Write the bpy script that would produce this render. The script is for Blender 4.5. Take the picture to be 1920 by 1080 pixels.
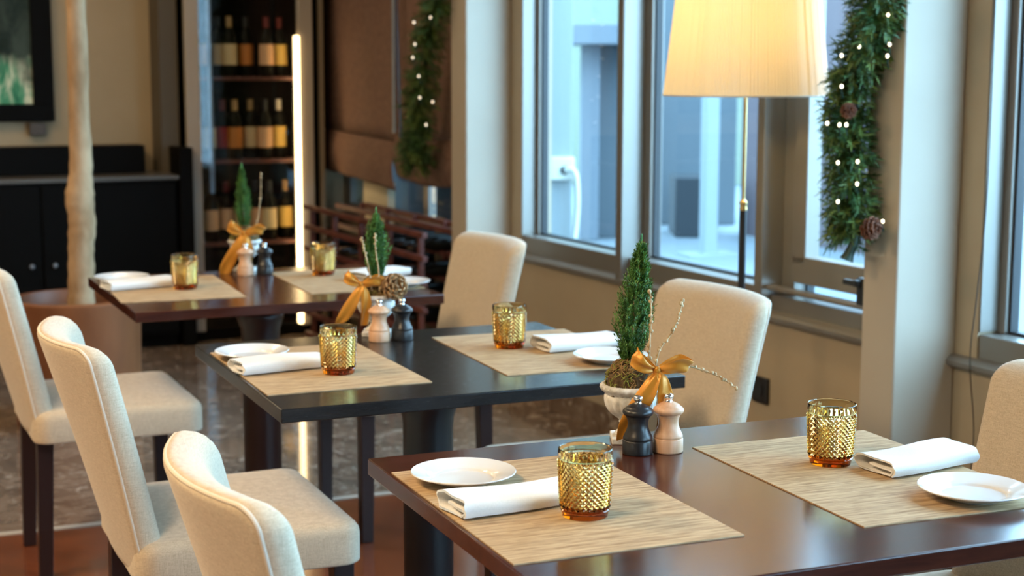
import bpy, math, random
from mathutils import Vector, Matrix
random.seed(7)
for _o in list(bpy.data.objects):
    bpy.data.objects.remove(_o)
SC = bpy.context.scene
COL = SC.collection
PI = math.pi
R = random.random
def rr(a, b): return a + (b - a) * random.random()

# ------------------------------------------------------------------ camera
F_PX, PITCH, ROLL, CAM_H = 2936.6, 0.138776, 0.002344, 1.37452
_cp, _sp, _cr, _sr = math.cos(PITCH), math.sin(PITCH), math.cos(ROLL), math.sin(ROLL)
_right0, _up0, _fwd = Vector((1, 0, 0)), Vector((0, _sp, _cp)), Vector((0, _cp, -_sp))
_right, _up = _right0 * _cr + _up0 * _sr, _up0 * _cr - _right0 * _sr
cam = bpy.data.objects.new('camera', bpy.data.cameras.new('camera'))
COL.objects.link(cam)
M3 = Matrix((_right, _up, -_fwd)).transposed()
cam.matrix_world = Matrix.Translation((0, 0, CAM_H)) @ M3.to_4x4()
cam.data.sensor_fit = 'HORIZONTAL'
cam.data.sensor_width = 36.0
cam.data.lens = F_PX / 1920 * 36.0
cam.data.clip_start = 0.05
cam.data.dof.use_dof = True
cam.data.dof.focus_distance = 2.52
cam.data.dof.aperture_fstop = 5.0
SC.camera = cam

# ------------------------------------------------------------------ view, world
SC.view_settings.view_transform = 'Standard'
SC.view_settings.look = 'None'
SC.view_settings.gamma = 1.0
SC.view_settings.exposure = 0.2
SC.view_settings.use_curve_mapping = False
SC.cycles.max_bounces = 14
SC.cycles.transmission_bounces = 12
SC.cycles.transparent_max_bounces = 16
SC.cycles.sample_clamp_indirect = 6.0
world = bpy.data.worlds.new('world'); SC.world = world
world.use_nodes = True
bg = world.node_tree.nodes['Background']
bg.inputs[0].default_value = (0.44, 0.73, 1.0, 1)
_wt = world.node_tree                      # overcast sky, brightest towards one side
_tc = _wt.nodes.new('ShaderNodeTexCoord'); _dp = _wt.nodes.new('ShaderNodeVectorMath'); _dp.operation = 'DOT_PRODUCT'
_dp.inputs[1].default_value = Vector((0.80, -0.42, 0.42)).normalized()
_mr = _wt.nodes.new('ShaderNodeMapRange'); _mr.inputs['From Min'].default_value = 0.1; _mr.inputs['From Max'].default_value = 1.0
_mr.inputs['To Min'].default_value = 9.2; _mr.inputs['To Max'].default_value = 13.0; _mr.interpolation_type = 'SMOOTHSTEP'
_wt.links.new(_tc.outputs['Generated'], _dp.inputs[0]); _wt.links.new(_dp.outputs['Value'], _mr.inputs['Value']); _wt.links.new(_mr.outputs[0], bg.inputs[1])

# ------------------------------------------------------------------ frames of reference
# the window wall: a = metres out through the wall, v = metres along it away from the camera
TH = 0.4548
UW, VW = Vector((math.cos(TH), math.sin(TH), 0)), Vector((-math.sin(TH), math.cos(TH), 0))
P0 = Vector((0.2154, 6.1588, 0))
def W(a, v, z=0.0): return P0 + UW * a + VW * v + Vector((0, 0, z))
# the three tables: far left corner and turn
TAB = {1: (-0.2333, 2.4728, 0.3949), 2: (-0.7247, 3.5269, 0.4080), 3: (-1.2778, 4.6771, 0.4222)}
TL, TW, TZ = 0.8556, 0.7514, 0.75
def TP(k, u, v, z=TZ):
    x, y, t = TAB[k]; c, s = math.cos(t), math.sin(t)
    return Vector((x + u * c - v * s, y + u * s + v * c, z))

# ------------------------------------------------------------------ lights
def area(name, loc, size, power, color, rot=(0, 0, 0), sizey=None, spread=None):
    l = bpy.data.lights.new(name, 'AREA'); l.energy = power; l.color = color
    l.shape = 'RECTANGLE'; l.size = size; l.size_y = sizey or size
    if spread: l.spread = spread
    o = bpy.data.objects.new(name, l); COL.objects.link(o)
    o.location = loc; o.rotation_euler = rot
    return o
WARM = (1.0, 0.72, 0.42)
for i, (a, v, p) in enumerate([(-3.6, -1.8, 56), (-3.6, -4.0, 64), (-3.0, 0.9, 24), (-1.5, 1.2, 8)]):
    area('ceiling_light_source', W(a, v, 2.82), 0.7, p, WARM, (0, 0, TH))
# ------------------------------------------------------------------ mesh helper
class G:
    def __init__(s): s.v = []; s.f = []
    def add(s, vs, fs):
        b = len(s.v); s.v += [tuple(p) for p in vs]; s.f += [tuple(i + b for i in f) for f in fs]
    def box(s, x0, x1, y0, y1, z0, z1, fr=None):
        vs = [(x, y, z) for z in (z0, z1) for (x, y) in ((x0, y0), (x1, y0), (x1, y1), (x0, y1))]
        if fr: vs = [fr(*p) for p in vs]
        s.add(vs, [(3, 2, 1, 0), (4, 5, 6, 7), (0, 1, 5, 4), (1, 2, 6, 5), (2, 3, 7, 6), (3, 0, 4, 7)])
        return s
    def lathe(s, prof, n=32, rf=None, c=(0, 0, 0)):
        vs = []; fs = []
        for j, (r, z) in enumerate(prof):
            for i in range(n):
                t = 2 * PI * i / n
                q = r if rf is None else rf(r, z, t)
                vs.append((c[0] + q * math.cos(t), c[1] + q * math.sin(t), c[2] + z))
        for j in range(len(prof) - 1):
            for i in range(n):
                k = (i + 1) % n
                fs.append((j * n + i, j * n + k, (j + 1) * n + k, (j + 1) * n + i))
        if prof[0][0] > 1e-6: fs.append(tuple(reversed(range(n))))
        if prof[-1][0] > 1e-6: fs.append(tuple((len(prof) - 1) * n + i for i in range(n)))
        s.add(vs, fs); return s
    def tube(s, path, rad, n=8, cap=True):
        path = [Vector(p) for p in path]; m = len(path); vs = []; fs = []
        ax = None
        for i, p in enumerate(path):
            d = (path[min(i + 1, m - 1)] - path[max(i - 1, 0)])
            d = d.normalized() if d.length > 1e-9 else Vector((0, 0, 1))
            if ax is None: ax = d.orthogonal().normalized()
            ax = ax - d * ax.dot(d)
            ax = ax.normalized() if ax.length > 1e-6 else d.orthogonal().normalized()
            a, b = ax, d.cross(ax)
            q = rad[i] if isinstance(rad, (list, tuple)) else rad
            for k in range(n):
                t = 2 * PI * k / n
                vs.append(p + a * q * math.cos(t) + b * q * math.sin(t))
        for i in range(m - 1):
            for k in range(n):
                l = (k + 1) % n
                fs.append((i * n + k, i * n + l, (i + 1) * n + l, (i + 1) * n + k))
        if cap:
            fs.append(tuple(reversed(range(n)))); fs.append(tuple((m - 1) * n + k for k in range(n)))
        s.add(vs, fs); return s
    def loft(s, loops, close=True, capa=True, capb=True):
        n = len(loops[0]); vs = [p for l in loops for p in l]; fs = []
        for j in range(len(loops) - 1):
            for i in range(n if close else n - 1):
                k = (i + 1) % n
                fs.append((j * n + i, j * n + k, (j + 1) * n + k, (j + 1) * n + i))
        if capa: fs.append(tuple(reversed(range(n))))
        if capb: fs.append(tuple((len(loops) - 1) * n + i for i in range(n)))
        s.add(vs, fs); return s
    def map(s, fn):
        s.v = [tuple(fn(Vector(p))) for p in s.v]; return s
    def ball(s, c, r, n=8, sq=(1, 1, 1)):
        vs = [(c[0], c[1], c[2] - r * sq[2])]; fs = []
        m = max(3, n // 2)
        for j in range(1, m):
            a = -PI / 2 + PI * j / m
            for i in range(n):
                t = 2 * PI * i / n
                vs.append((c[0] + r * sq[0] * math.cos(a) * math.cos(t), c[1] + r * sq[1] * math.cos(a) * math.sin(t), c[2] + r * sq[2] * math.sin(a)))
        vs.append((c[0], c[1], c[2] + r * sq[2])); e = len(vs) - 1
        for i in range(n):
            k = (i + 1) % n
            fs.append((0, 1 + k, 1 + i)); fs.append((e, e - n + i, e - n + k))
            for j in range(m - 2):
                fs.append((1 + j * n + i, 1 + j * n + k, 1 + (j + 1) * n + k, 1 + (j + 1) * n + i))
        s.add(vs, fs); return s
    def build(s, name, mat, parent=None, smooth=None, bevel=None, sub=0, solid=None, loc=None):
        me = bpy.data.meshes.new(name); me.from_pydata(s.v, [], s.f); me.validate(); me.update()
        if mat: me.materials.append(mat)
        o = bpy.data.objects.new(name, me); COL.objects.link(o)
        if parent: o.parent = parent
        if loc is not None: o.location = loc
        if smooth is not None:
            me.polygons.foreach_set('use_smooth', [True] * len(me.polygons))
            if smooth < 170: me.set_sharp_from_angle(angle=math.radians(smooth))
        if solid:
            m = o.modifiers.new('solid', 'SOLIDIFY'); m.thickness = solid; m.offset = 0
        if bevel:
            m = o.modifiers.new('bevel', 'BEVEL'); m.width = bevel; m.segments = 3; m.limit_method = 'ANGLE'
            me.polygons.foreach_set('use_smooth', [True] * len(me.polygons))
            me.set_sharp_from_angle(angle=math.radians(50))
        if sub:
            m = o.modifiers.new('sub', 'SUBSURF'); m.levels = sub; m.render_levels = sub
        return o

def tag(o, label, cat, group=None):
    o['label'] = label; o['category'] = cat
    if group: o['group'] = group
    return o
def thing(name, label, cat, loc=(0, 0, 0), rz=0.0, group=None):
    o = bpy.data.objects.new(name, None); COL.objects.link(o)
    o.location = loc; o.rotation_euler = (0, 0, rz); o.empty_display_size = 0.05
    return tag(o, label, cat, group)
def struct(o):
    o['kind'] = 'structure'; return o
def copy_tree(o, parent=None):
    c = o.copy(); COL.objects.link(c); c.parent = parent
    for ch in list(o.children): copy_tree(ch, c)
    return c
def dup(o, loc, rz, label):
    c = copy_tree(o); c.location = loc; c.rotation_euler = (0, 0, rz); c['label'] = label
    return c

# ------------------------------------------------------------------ materials
def mat(name, color=(0.5, 0.5, 0.5), rough=0.5, metal=0.0, **kw):
    m = bpy.data.materials.new(name); m.use_nodes = True
    b = m.node_tree.nodes['Principled BSDF']
    b.inputs['Base Color'].default_value = (*color, 1); b.inputs['Roughness'].default_value = rough
    b.inputs['Metallic'].default_value = metal
    for k, v in kw.items(): b.inputs[k.replace('_', ' ')].default_value = v
    return m
class N:
    def __init__(s, m): s.m = m; s.t = m.node_tree; s.b = s.t.nodes.get('Principled BSDF')
    def n(s, typ, **kw):
        x = s.t.nodes.new(typ)
        for k, v in kw.items():
            if k in x.inputs.keys(): x.inputs[k].default_value = v
            else: setattr(x, k, v)
        return x
    def l(s, a, b): s.t.links.new(a, b)
    def coord(s, scale=(1, 1, 1), rot=(0, 0, 0), kind='Object'):
        c = s.n('ShaderNodeTexCoord'); mp = s.n('ShaderNodeMapping')
        mp.inputs['Scale'].default_value = scale; mp.inputs['Rotation'].default_value = rot
        s.l(c.outputs[kind], mp.inputs['Vector']); return mp.outputs[0]
    def noise(s, vec, scale, detail=3, rough=0.55, dist=0.0):
        x = s.n('ShaderNodeTexNoise'); x.inputs['Scale'].default_value = scale; x.inputs['Detail'].default_value = detail
        x.inputs['Roughness'].default_value = rough; x.inputs['Distortion'].default_value = dist
        s.l(vec, x.inputs['Vector']); return x.outputs['Fac']
    def ramp(s, fac, stops):
        x = s.n('ShaderNodeValToRGB'); e = x.color_ramp.elements
        e[0].position = stops[0][0]; e[0].color = (*stops[0][1], 1)
        e[1].position = stops[-1][0]; e[1].color = (*stops[-1][1], 1)
        for p, c in stops[1:-1]:
            q = e.new(p); q.color = (*c, 1)
        s.l(fac, x.inputs[0]); return x.outputs[0]
    def mix(s, fac, a, b, typ='MIX'):
        x = s.n('ShaderNodeMix'); x.data_type = 'RGBA'; x.blend_type = typ
        for val, sock in ((fac, x.inputs[0]), (a, x.inputs[6]), (b, x.inputs[7])):
            if hasattr(val, 'is_linked'): s.l(val, sock)
            else: sock.default_value = val if not isinstance(val, tuple) else (*val, 1)
        return x.outputs[2]
    def base(s, c): s.l(c, s.b.inputs['Base Color'])
    def bump(s, h, strength=0.2, dist=0.002):
        x = s.n('ShaderNodeBump'); x.inputs['Strength'].default_value = strength; x.inputs['Distance'].default_value = dist
        s.l(h, x.inputs['Height']); s.l(x.outputs[0], s.b.inputs['Normal'])
    def rough(s, fac, a, b):
        x = s.n('ShaderNodeMapRange'); x.inputs['To Min'].default_value = a; x.inputs['To Max'].default_value = b
        s.l(fac, x.inputs['Value']); s.l(x.outputs[0], s.b.inputs['Roughness'])

def noisy(name, c1, c2, scale, rough=0.6, stretch=(1, 1, 1), bump=0.0, detail=4, lo=0.35, hi=0.65, **kw):
    m = mat(name, c1, rough, **kw); k = N(m)
    f = k.noise(k.coord(stretch), scale, detail)
    k.base(k.ramp(f, [(lo, c1), (hi, c2)]))
    if bump: k.bump(f, bump)
    return m

def fabric(name, c1, c2):
    m = mat(name, c1, 0.95, Sheen_Weight=0.25); k = N(m)
    a = k.noise(k.coord((1, 1, 14)), 60, 2, 0.7)
    b = k.noise(k.coord((14, 14, 1)), 50, 2, 0.7)
    c = k.noise(k.coord(), 900, 1)
    ab = k.mix(0.5, a, b); abc = k.mix(0.35, ab, c)
    k.base(k.ramp(abc, [(0.36, c1), (0.62, c2)]))
    k.bump(abc, 0.35, 0.0015)
    return m

M = {}
M['fabric'] = fabric('linen', (0.44, 0.35, 0.235), (0.72, 0.615, 0.465))
M['piping'] = mat('piping', (0.72, 0.65, 0.54), 0.9)
M['darkleg'] = mat('dark_stained_wood', (0.022, 0.009, 0.008), 0.35)
def tablewood(name, c1, c2, rough):
    m = mat(name, c1, rough, Coat_Weight=0.12, Coat_Roughness=0.12, Specular_IOR_Level=0.42); k = N(m)
    f = k.noise(k.coord((1.5, 14, 14)), 5, 5, 0.6, 0.6)
    k.base(k.ramp(f, [(0.3, c1), (0.7, c2)]))
    s = k.noise(k.coord((3, 40, 40), (0, 0, 0.5)), 14, 3, 0.7, 1.5)
    k.rough(s, rough * 0.75, rough * 1.5)
    k.bump(s, 0.03, 0.001)
    return m
M['mahogany'] = tablewood('mahogany_lacquer', (0.034, 0.0090, 0.006), (0.078, 0.020, 0.011), 0.16)
M['ebony'] = tablewood('ebonised_lacquer', (0.010, 0.010, 0.011), (0.020, 0.018, 0.017), 0.22)
M['blackmetal'] = mat('black_metal', (0.012, 0.013, 0.015), 0.38)
def matmat():
    m = mat('woven_bamboo', (0.5, 0.4, 0.25), 0.75); k = N(m)
    br = k.n('ShaderNodeTexBrick')
    k.l(k.coord((1, 1, 1)), br.inputs['Vector'])
    br.offset = 0.37; br.offset_frequency = 2; br.squash = 1
    for nm, v in (('Color1', (0.28, 0.16, 0.07, 1)), ('Color2', (0.60, 0.42, 0.225, 1)), ('Mortar', (0.18, 0.10, 0.04, 1))):
        br.inputs[nm].default_value = v
    br.inputs['Scale'].default_value = 1.0; br.inputs['Mortar Size'].default_value = 0.0003; br.inputs['Mortar Smooth'].default_value = 0.4
    br.inputs['Brick Width'].default_value = 0.047; br.inputs['Row Height'].default_value = 0.0034; br.inputs['Bias'].default_value = 0.25
    f = k.noise(k.coord((8, 230, 1)), 1.0, 2, 0.75)
    f2 = k.noise(k.coord((16, 120, 1)), 1.0, 2, 0.6)
    c = k.mix(0.5, br.outputs['Color'], k.ramp(f, [(0.38, (0.13, 0.06, 0.022)), (0.48, (0.42, 0.272, 0.132)), (0.62, (0.64, 0.47, 0.28))]))
    c = k.mix(0.35, c, k.ramp(f2, [(0.38, (0.27, 0.155, 0.065)), (0.60, (0.66, 0.48, 0.28))]))
    k.base(c); k.bump(br.outputs['Fac'], -0.25, 0.001)
    return m
M['mat'] = matmat()
M['china'] = mat('white_china', (0.80, 0.82, 0.83), 0.12, Coat_Weight=0.3)
M['cotton'] = noisy('white_cotton', (0.80, 0.79, 0.76), (0.86, 0.85, 0.83), 500, 0.9, bump=0.1)
def amber():
    m = bpy.data.materials.new('amber_glass'); m.use_nodes = True; t = m.node_tree
    t.nodes.clear(); o = t.nodes.new('ShaderNodeOutputMaterial'); g = t.nodes.new('ShaderNodeBsdfGlass')
    g.inputs['IOR'].default_value = 1.47; g.inputs['Roughness'].default_value = 0.0; g.inputs['Color'].default_value = (1.0, 0.97, 0.88, 1)
    v = t.nodes.new('ShaderNodeVolumeAbsorption'); v.inputs['Color'].default_value = (0.90, 0.67, 0.0, 1); v.inputs['Density'].default_value = 140
    t.links.new(g.outputs[0], o.inputs['Surface']); t.links.new(v.outputs[0], o.inputs['Volume'])
    return m
M['amber'] = amber()
def pane():
    m = bpy.data.materials.new('window_glass'); m.use_nodes = True; t = m.node_tree
    t.nodes.clear(); o = t.nodes.new('ShaderNodeOutputMaterial')
    tr = t.nodes.new('ShaderNodeBsdfTransparent'); tr.inputs[0].default_value = (0.93, 0.97, 0.98, 1)
    gl = t.nodes.new('ShaderNodeBsdfGlossy'); gl.inputs['Roughness'].default_value = 0.0
    lw = t.nodes.new('ShaderNodeLayerWeight'); lw.inputs['Blend'].default_value = 0.5
    pw = t.nodes.new('ShaderNodeMath'); pw.operation = 'POWER'; pw.inputs[1].default_value = 4.0
    fr = t.nodes.new('ShaderNodeMath'); fr.operation = 'MULTIPLY_ADD'; fr.inputs[1].default_value = 0.5; fr.inputs[2].default_value = 0.025
    t.links.new(lw.outputs['Facing'], pw.inputs[0]); t.links.new(pw.outputs[0], fr.inputs[0])
    mx = t.nodes.new('ShaderNodeMixShader')
    t.links.new(fr.outputs[0], mx.inputs[0]); t.links.new(tr.outputs[0], mx.inputs[1]); t.links.new(gl.outputs[0], mx.inputs[2])
    t.links.new(mx.outputs[0], o.inputs['Surface'])
    return m
M['pane'] = pane()
M['beech'] = noisy('beech_wood', (0.58, 0.33, 0.19), (0.74, 0.46, 0.29), 6, 0.38, (14, 14, 1.2), 0.05)
M['blackwood'] = noisy('black_painted_wood', (0.009, 0.010, 0.012), (0.022, 0.023, 0.026), 8, 0.32, (12, 12, 1.5))
M['chrome'] = mat('chrome', (0.82, 0.82, 0.84), 0.12, 1.0)
M['stone'] = noisy('aged_plaster', (0.50, 0.49, 0.45), (0.86, 0.85, 0.81), 45, 0.85, bump=0.3)
M['soil'] = noisy('soil', (0.05, 0.03, 0.015), (0.14, 0.09, 0.04), 120, 0.95, bump=0.5)
M['mossg'] = noisy('green_moss', (0.14, 0.16, 0.025), (0.36, 0.36, 0.08), 60, 0.95)
M['mossb'] = noisy('brown_moss', (0.17, 0.095, 0.035), (0.48, 0.31, 0.13), 60, 0.95)
M['needle'] = noisy('cypress_green', (0.03, 0.115, 0.02), (0.12, 0.29, 0.055), 55, 0.6)
M['twig'] = noisy('dry_twig', (0.38, 0.26, 0.13), (0.70, 0.55, 0.34), 60, 0.8)
M['satin'] = mat('gold_satin', (0.60, 0.255, 0.022), 0.36, 0.25, Sheen_Weight=0.2)
M['cone'] = noisy('pine_cone', (0.10, 0.035, 0.018), (0.26, 0.10, 0.05), 80, 0.7)
M['goldcone'] = noisy('gold_pine_cone', (0.20, 0.10, 0.04), (0.62, 0.40, 0.20), 90, 0.45, metal=0.3)
M['fir'] = noisy('fir_green', (0.018, 0.062, 0.016), (0.07, 0.165, 0.042), 30, 0.55)
M['firlight'] = noisy('fir_yellow_green', (0.08, 0.14, 0.025), (0.18, 0.26, 0.055), 30, 0.55)
M['wire'] = mat('green_wire', (0.02, 0.05, 0.035), 0.5)
def emit(name, color, strength):
    m = mat(name, color, 0.5); b = m.node_tree.nodes['Principled BSDF']
    b.inputs['Emission Color'].default_value = (*color, 1); b.inputs['Emission Strength'].default_value = strength
    return m
M['bulb'] = emit('fairy_bulb', (1.0, 0.86, 0.60), 4)
M['bulbfar'] = emit('dim_fairy_bulb', (1.0, 0.80, 0.58), 1.6)
M['led'] = emit('led_strip', (1.0, 0.70, 0.34), 7)
M['redled'] = emit('red_indicator', (1.0, 0.03, 0.08), 1.2)
M['wall'] = noisy('tan_paint', (0.37, 0.295, 0.195), (0.40, 0.32, 0.212), 3, 0.7)
M['wallr'] = noisy('warm_tan_paint', (0.375, 0.295, 0.180), (0.405, 0.32, 0.20), 3, 0.75)
M['pilaster'] = noisy('pale_tan_paint', (0.46, 0.40, 0.315), (0.49, 0.43, 0.34), 3, 0.55)
M['frame'] = mat('taupe_grey_frame', (0.25, 0.235, 0.21), 0.33, 0.45)
M['gasket'] = mat('black_gasket', (0.015, 0.017, 0.02), 0.5)
M['darktrim'] = mat('dark_olive_trim', (0.10, 0.082, 0.055), 0.6)
M['taupe'] = mat('taupe_metal', (0.42, 0.375, 0.31), 0.45)
M['ceil'] = mat('ceiling_paint', (0.62, 0.56, 0.48), 0.9)
M['blackcab'] = mat('black_lacquer', (0.0025, 0.0024, 0.0022), 0.6, Specular_IOR_Level=0.08)
M['brass'] = mat('brass', (0.75, 0.52, 0.22), 0.25, 1.0)
def marble():
    m = mat('brown_marble', (0.1, 0.07, 0.05), 0.08, Coat_Weight=0.3, Coat_Roughness=0.05); k = N(m)
    v = k.coord()
    a = k.noise(v, 5, 6, 0.62, 1.8); b = k.noise(v, 15, 5, 0.65, 1.2)
    c = k.ramp(a, [(0.3, (0.10, 0.066, 0.045)), (0.5, (0.19, 0.135, 0.096)), (0.7, (0.29, 0.215, 0.16))])
    c = k.mix(k.ramp(b, [(0.56, (0, 0, 0)), (0.70, (1, 1, 1))]), c, (0.52, 0.44, 0.36))
    k.base(c); return m
M['marble'] = marble()
def parquet():
    m = mat('red_parquet', (0.12, 0.04, 0.02), 0.22, Coat_Weight=0.4, Coat_Roughness=0.1); k = N(m)
    v = k.coord((1, 1, 1), (0, 0, -0.395 + 0.9))
    br = k.n('ShaderNodeTexBrick'); k.l(v, br.inputs['Vector'])
    for nm, vv in (('Color1', (0.085, 0.022, 0.009, 1)), ('Color2', (0.21, 0.058, 0.020, 1)), ('Mortar', (0.02, 0.007, 0.004, 1))):
        br.inputs[nm].default_value = vv
    br.inputs['Scale'].default_value = 1; br.inputs['Mortar Size'].default_value = 0.0008; br.inputs['Brick Width'].default_value = 0.55; br.inputs['Row Height'].default_value = 0.07
    f = k.noise(k.coord((3, 26, 1), (0, 0, -0.395 + 0.9)), 3, 5, 0.6, 0.5)
    c = k.mix(0.5, br.outputs['Color'], k.ramp(f, [(0.3, (0.075, 0.018, 0.008)), (0.7, (0.26, 0.075, 0.027))]))
    k.base(c); return m
M['parquet'] = parquet()
M['bark'] = noisy('pale_bark', (0.31, 0.19, 0.095), (0.52, 0.35, 0.20), 11, 0.85, (1, 1, 0.5), 0.9)
M['planterwood'] = noisy('red_brown_wood', (0.15, 0.050, 0.016), (0.25, 0.088, 0.030), 5, 0.5, (1, 1, 0.3))
M['blind'] = noisy('brown_blind_cloth', (0.165, 0.092, 0.064), (0.215, 0.125, 0.09), 40, 0.85)
M['rackwood'] = noisy('rack_wood', (0.085, 0.026, 0.020), (0.16, 0.050, 0.038), 20, 0.5)
M['bottle'] = mat('dark_bottle_glass', (0.004, 0.005, 0.004), 0.4, Specular_IOR_Level=0.15)
def labelmat(n, c): return mat(n, c, 0.65)
M['lab_cream'] = labelmat('cream_label', (0.66, 0.50, 0.29)); M['lab_peach'] = labelmat('peach_label', (0.70, 0.40, 0.22))
M['lab_orange'] = labelmat('orange_label', (0.50, 0.17, 0.03)); M['lab_red'] = labelmat('red_label', (0.34, 0.02, 0.018))
M['lab_gold'] = labelmat('gold_label', (0.75, 0.50, 0.13)); M['lab_white'] = labelmat('white_label', (0.66, 0.60, 0.50))
M['steelblue'] = mat('steel_rod', (0.24, 0.29, 0.36), 0.35, 0.5)
M['plastic'] = mat('black_plastic', (0.012, 0.012, 0.013), 0.4)

# ------------------------------------------------------------------ room shell
def wfr(a, v, z): return W(a, v, z)
FB = TP(1, 0, 2.392, 0)                      # a point on the line where marble meets parquet
fu, fv = Vector((math.cos(0.395), math.sin(0.395), 0)), Vector((-math.sin(0.395), math.cos(0.395), 0))
def ffr(x, y, z): return FB + fu * x + fv * y + Vector((0, 0, z))
struct(G().box(-8, 5.0, 0.0, 6.2, -0.05, 0.0, ffr).build('floor', M['marble']))
struct(G().box(-8, 7.5, -9, -0.012, -0.05, 0.0, ffr).build('floor', M['parquet']))
struct(G().box(-6, 3.0, -0.03, 0.0, -0.02, 0.003, ffr).build('trim_1', M['taupe']))
struct(G().box(-5.5, 0.4, -9.0, 3.2, 2.9, 3.0, wfr).build('ceiling', M['ceil']))
struct(G().box(-5.6, -5.5, -9.0, 3.2, 0, 2.9, wfr).build('wall_left', M['wall']))
struct(G().box(-5.5, 0.0, -9.1, -9.0, 0, 2.9, wfr).build('wall_near', M['wall']))
struct(G().box(-5.5, 0.14, 2.60, 2.75, 0, 2.9, wfr).build('wall_far', M['wallr']))
# window wall: low wall, header; glazing between the pilasters
wl = G()
wl.box(0.0, 0.14, -9.0, 0.58, 0, 0.60, wfr); wl.box(0.0, 0.14, -9.0, 2.6, 2.5, 2.9, wfr)
wl.box(0.0, 0.14, 0.402, 0.66, 0.60, 2.5, wfr); wl.box(0.0, 0.14, -2.312, -2.09, 0.60, 2.5, wfr)
wl.box(0.0, 0.14, -5.0, -4.75, 0.60, 2.5, wfr)
struct(wl.build('wall_right', M['wall']))
struct(G().box(-0.012, 0.0, -9.0, 0.503, 0.0, 0.10, wfr).build('baseboard_right', M['marble']))
def pilaster(name, v0, v1, a=-0.208):
    g = G().box(a, 0.0, v0, v1, 0, 2.9, wfr)
    return struct(g.build(name, M['pilaster'], bevel=0.006))
pilaster('trim_2', 0.503, 0.655); pilaster('trim_3', -2.227, -2.09); pilaster('trim_4', -5.0, -4.86)

# ------------------------------------------------------------------ windows
Z0, Z1 = 0.60, 2.5
def wthing(name):
    o = bpy.data.objects.new(name, None); COL.objects.link(o); return struct(o)
def sill(parent, v0, v1):
    g = G()
    prof = [(0.03, 0.585), (-0.018, 0.585), (-0.028, 0.592), (-0.030, 0.604), (-0.022, 0.612), (-0.014, 0.618), (0.03, 0.622)]
    g.loft([[wfr(a, v, z) for a, z in prof] for v in (v0, v1)])
    return g.build('window_sill', M['frame'], parent, smooth=40)
def glazing(parent, v0, v1, z0, a=0.075, rail=0.070, rl=0.03, rr_=0.03):
    """v0 near end, v1 far end of the framed opening; z0 bottom of frame"""
    g = G()
    g.box(0.004, a + 0.04, v0, v1, z0, z0 + rail, wfr)
    g.box(a - 0.03, a + 0.04, v0, v1, Z1 - 0.07, Z1, wfr)
    g.box(a - 0.012, a + 0.04, v1 - rl, v1, z0 + rail, Z1 - 0.07, wfr)
    g.box(a - 0.012, a + 0.04, v0, v0 + rr_, z0 + rail, Z1 - 0.07, wfr)
    g.build('window_frame', M['frame'], parent, bevel=0.004)
    b = G()
    for (p, q, r_, s_) in ((v0 + rr_, v1 - rl, z0 + rail, z0 + rail + 0.008), (v0 + rr_, v0 + rr_ + 0.008, z0 + rail, Z1 - 0.07), (v1 - rl - 0.008, v1 - rl, z0 + rail, Z1 - 0.07)):
        b.box(a + 0.002, a + 0.03, p, q, r_, s_, wfr)
    b.build('gasket', M['gasket'], parent)
    G().box(a + 0.012, a + 0.016, v0 + rr_, v1 - rl, z0 + rail, Z1 - 0.07, wfr).build('pane', M['pane'], parent)
w1 = wthing('window_1'); glazing(w1, -0.436, 0.402, 0.618, rl=0.03, rr_=0.02)
G().box(0.002, 0.10, 0.396, 0.4018, 0.69, Z1, wfr).build('jamb_liner', M['frame'], w1)
sill(w1, -0.44, 0.503)
w2 = wthing('window_2'); glazing(w2, -1.329, -0.48, 0.618, rl=0.045, rr_=0.02)
sill(w2, -1.36, -0.44)
g = G().box(-0.030, 0.115, -0.48, -0.436, 0.60, Z1, wfr); struct(g.build('trim_5', M['frame'], bevel=0.004))
g = G().box(-0.033, 0.115, -1.37, -1.329, 0.60, Z1, wfr); struct(g.build('trim_6', M['frame'], bevel=0.004))
w3 = wthing('window_3')
glazing(w3, -2.09, -1.372, 0.618, a=0.09, rail=0.05, rl=0.065, rr_=0.04)
G().box(0.045, 0.08, -1.438, -1.372, 0.67, Z1, wfr).build('fixed_stile', M['frame'], w3, bevel=0.003)
g = G()                                                     # inner casement sash
for (p, q, r_, s_) in ((-2.05, -1.448, 0.715, 0.80), (-2.05, -1.448, 2.3, 2.42), (-1.512, -1.448, 0.775, 2.3), (-2.05, -1.985, 0.775, 2.3)):
    g.box(0.028, 0.085, p, q, r_, s_, wfr)
g.build('sash', M['frame'], w3, bevel=0.004)
sill(w3, -2.09, -1.365)
G().box(-0.018, 0.02, -2.09, -1.375, 0.685, 0.700, wfr).build('sill_moulding', M['frame'], w3, bevel=0.004)
g = G(); g.box(-0.03, 0.0, -1.868, -1.84, 0.70, 0.78, wfr); g.box(-0.05, -0.03, -1.863, -1.845, 0.755, 0.775, wfr); g.box(-0.05, -0.035, -1.845, -1.80, 0.757, 0.773, wfr)
g.build('handle', M['plastic'], w3, bevel=0.003)
w4 = wthing('window_4'); glazing(w4, -4.75, -2.312, 0.618, rail=0.065, rl=0.03, rr_=0.05)
G().box(0.002, 0.10, -2.318, -2.3122, 0.69, Z1, wfr).build('jamb_liner', M['frame'], w4)
sill(w4, -4.75, -2.227)
g = G().box(0.0, 0.07, -3.6, -3.5, 0.618, Z1, wfr).build('window_mullion', M['frame'], w4, bevel=0.004)
w5 = wthing('window_5'); glazing(w5, -9.0, -5.0, 0.618, rail=0.06)
g = G().box(0.0, 0.07, -7.05, -6.95, 0.618, Z1, wfr).build('window_mullion', M['frame'], w5, bevel=0.004)
sill(w5, -9.0, -5.0)
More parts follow.
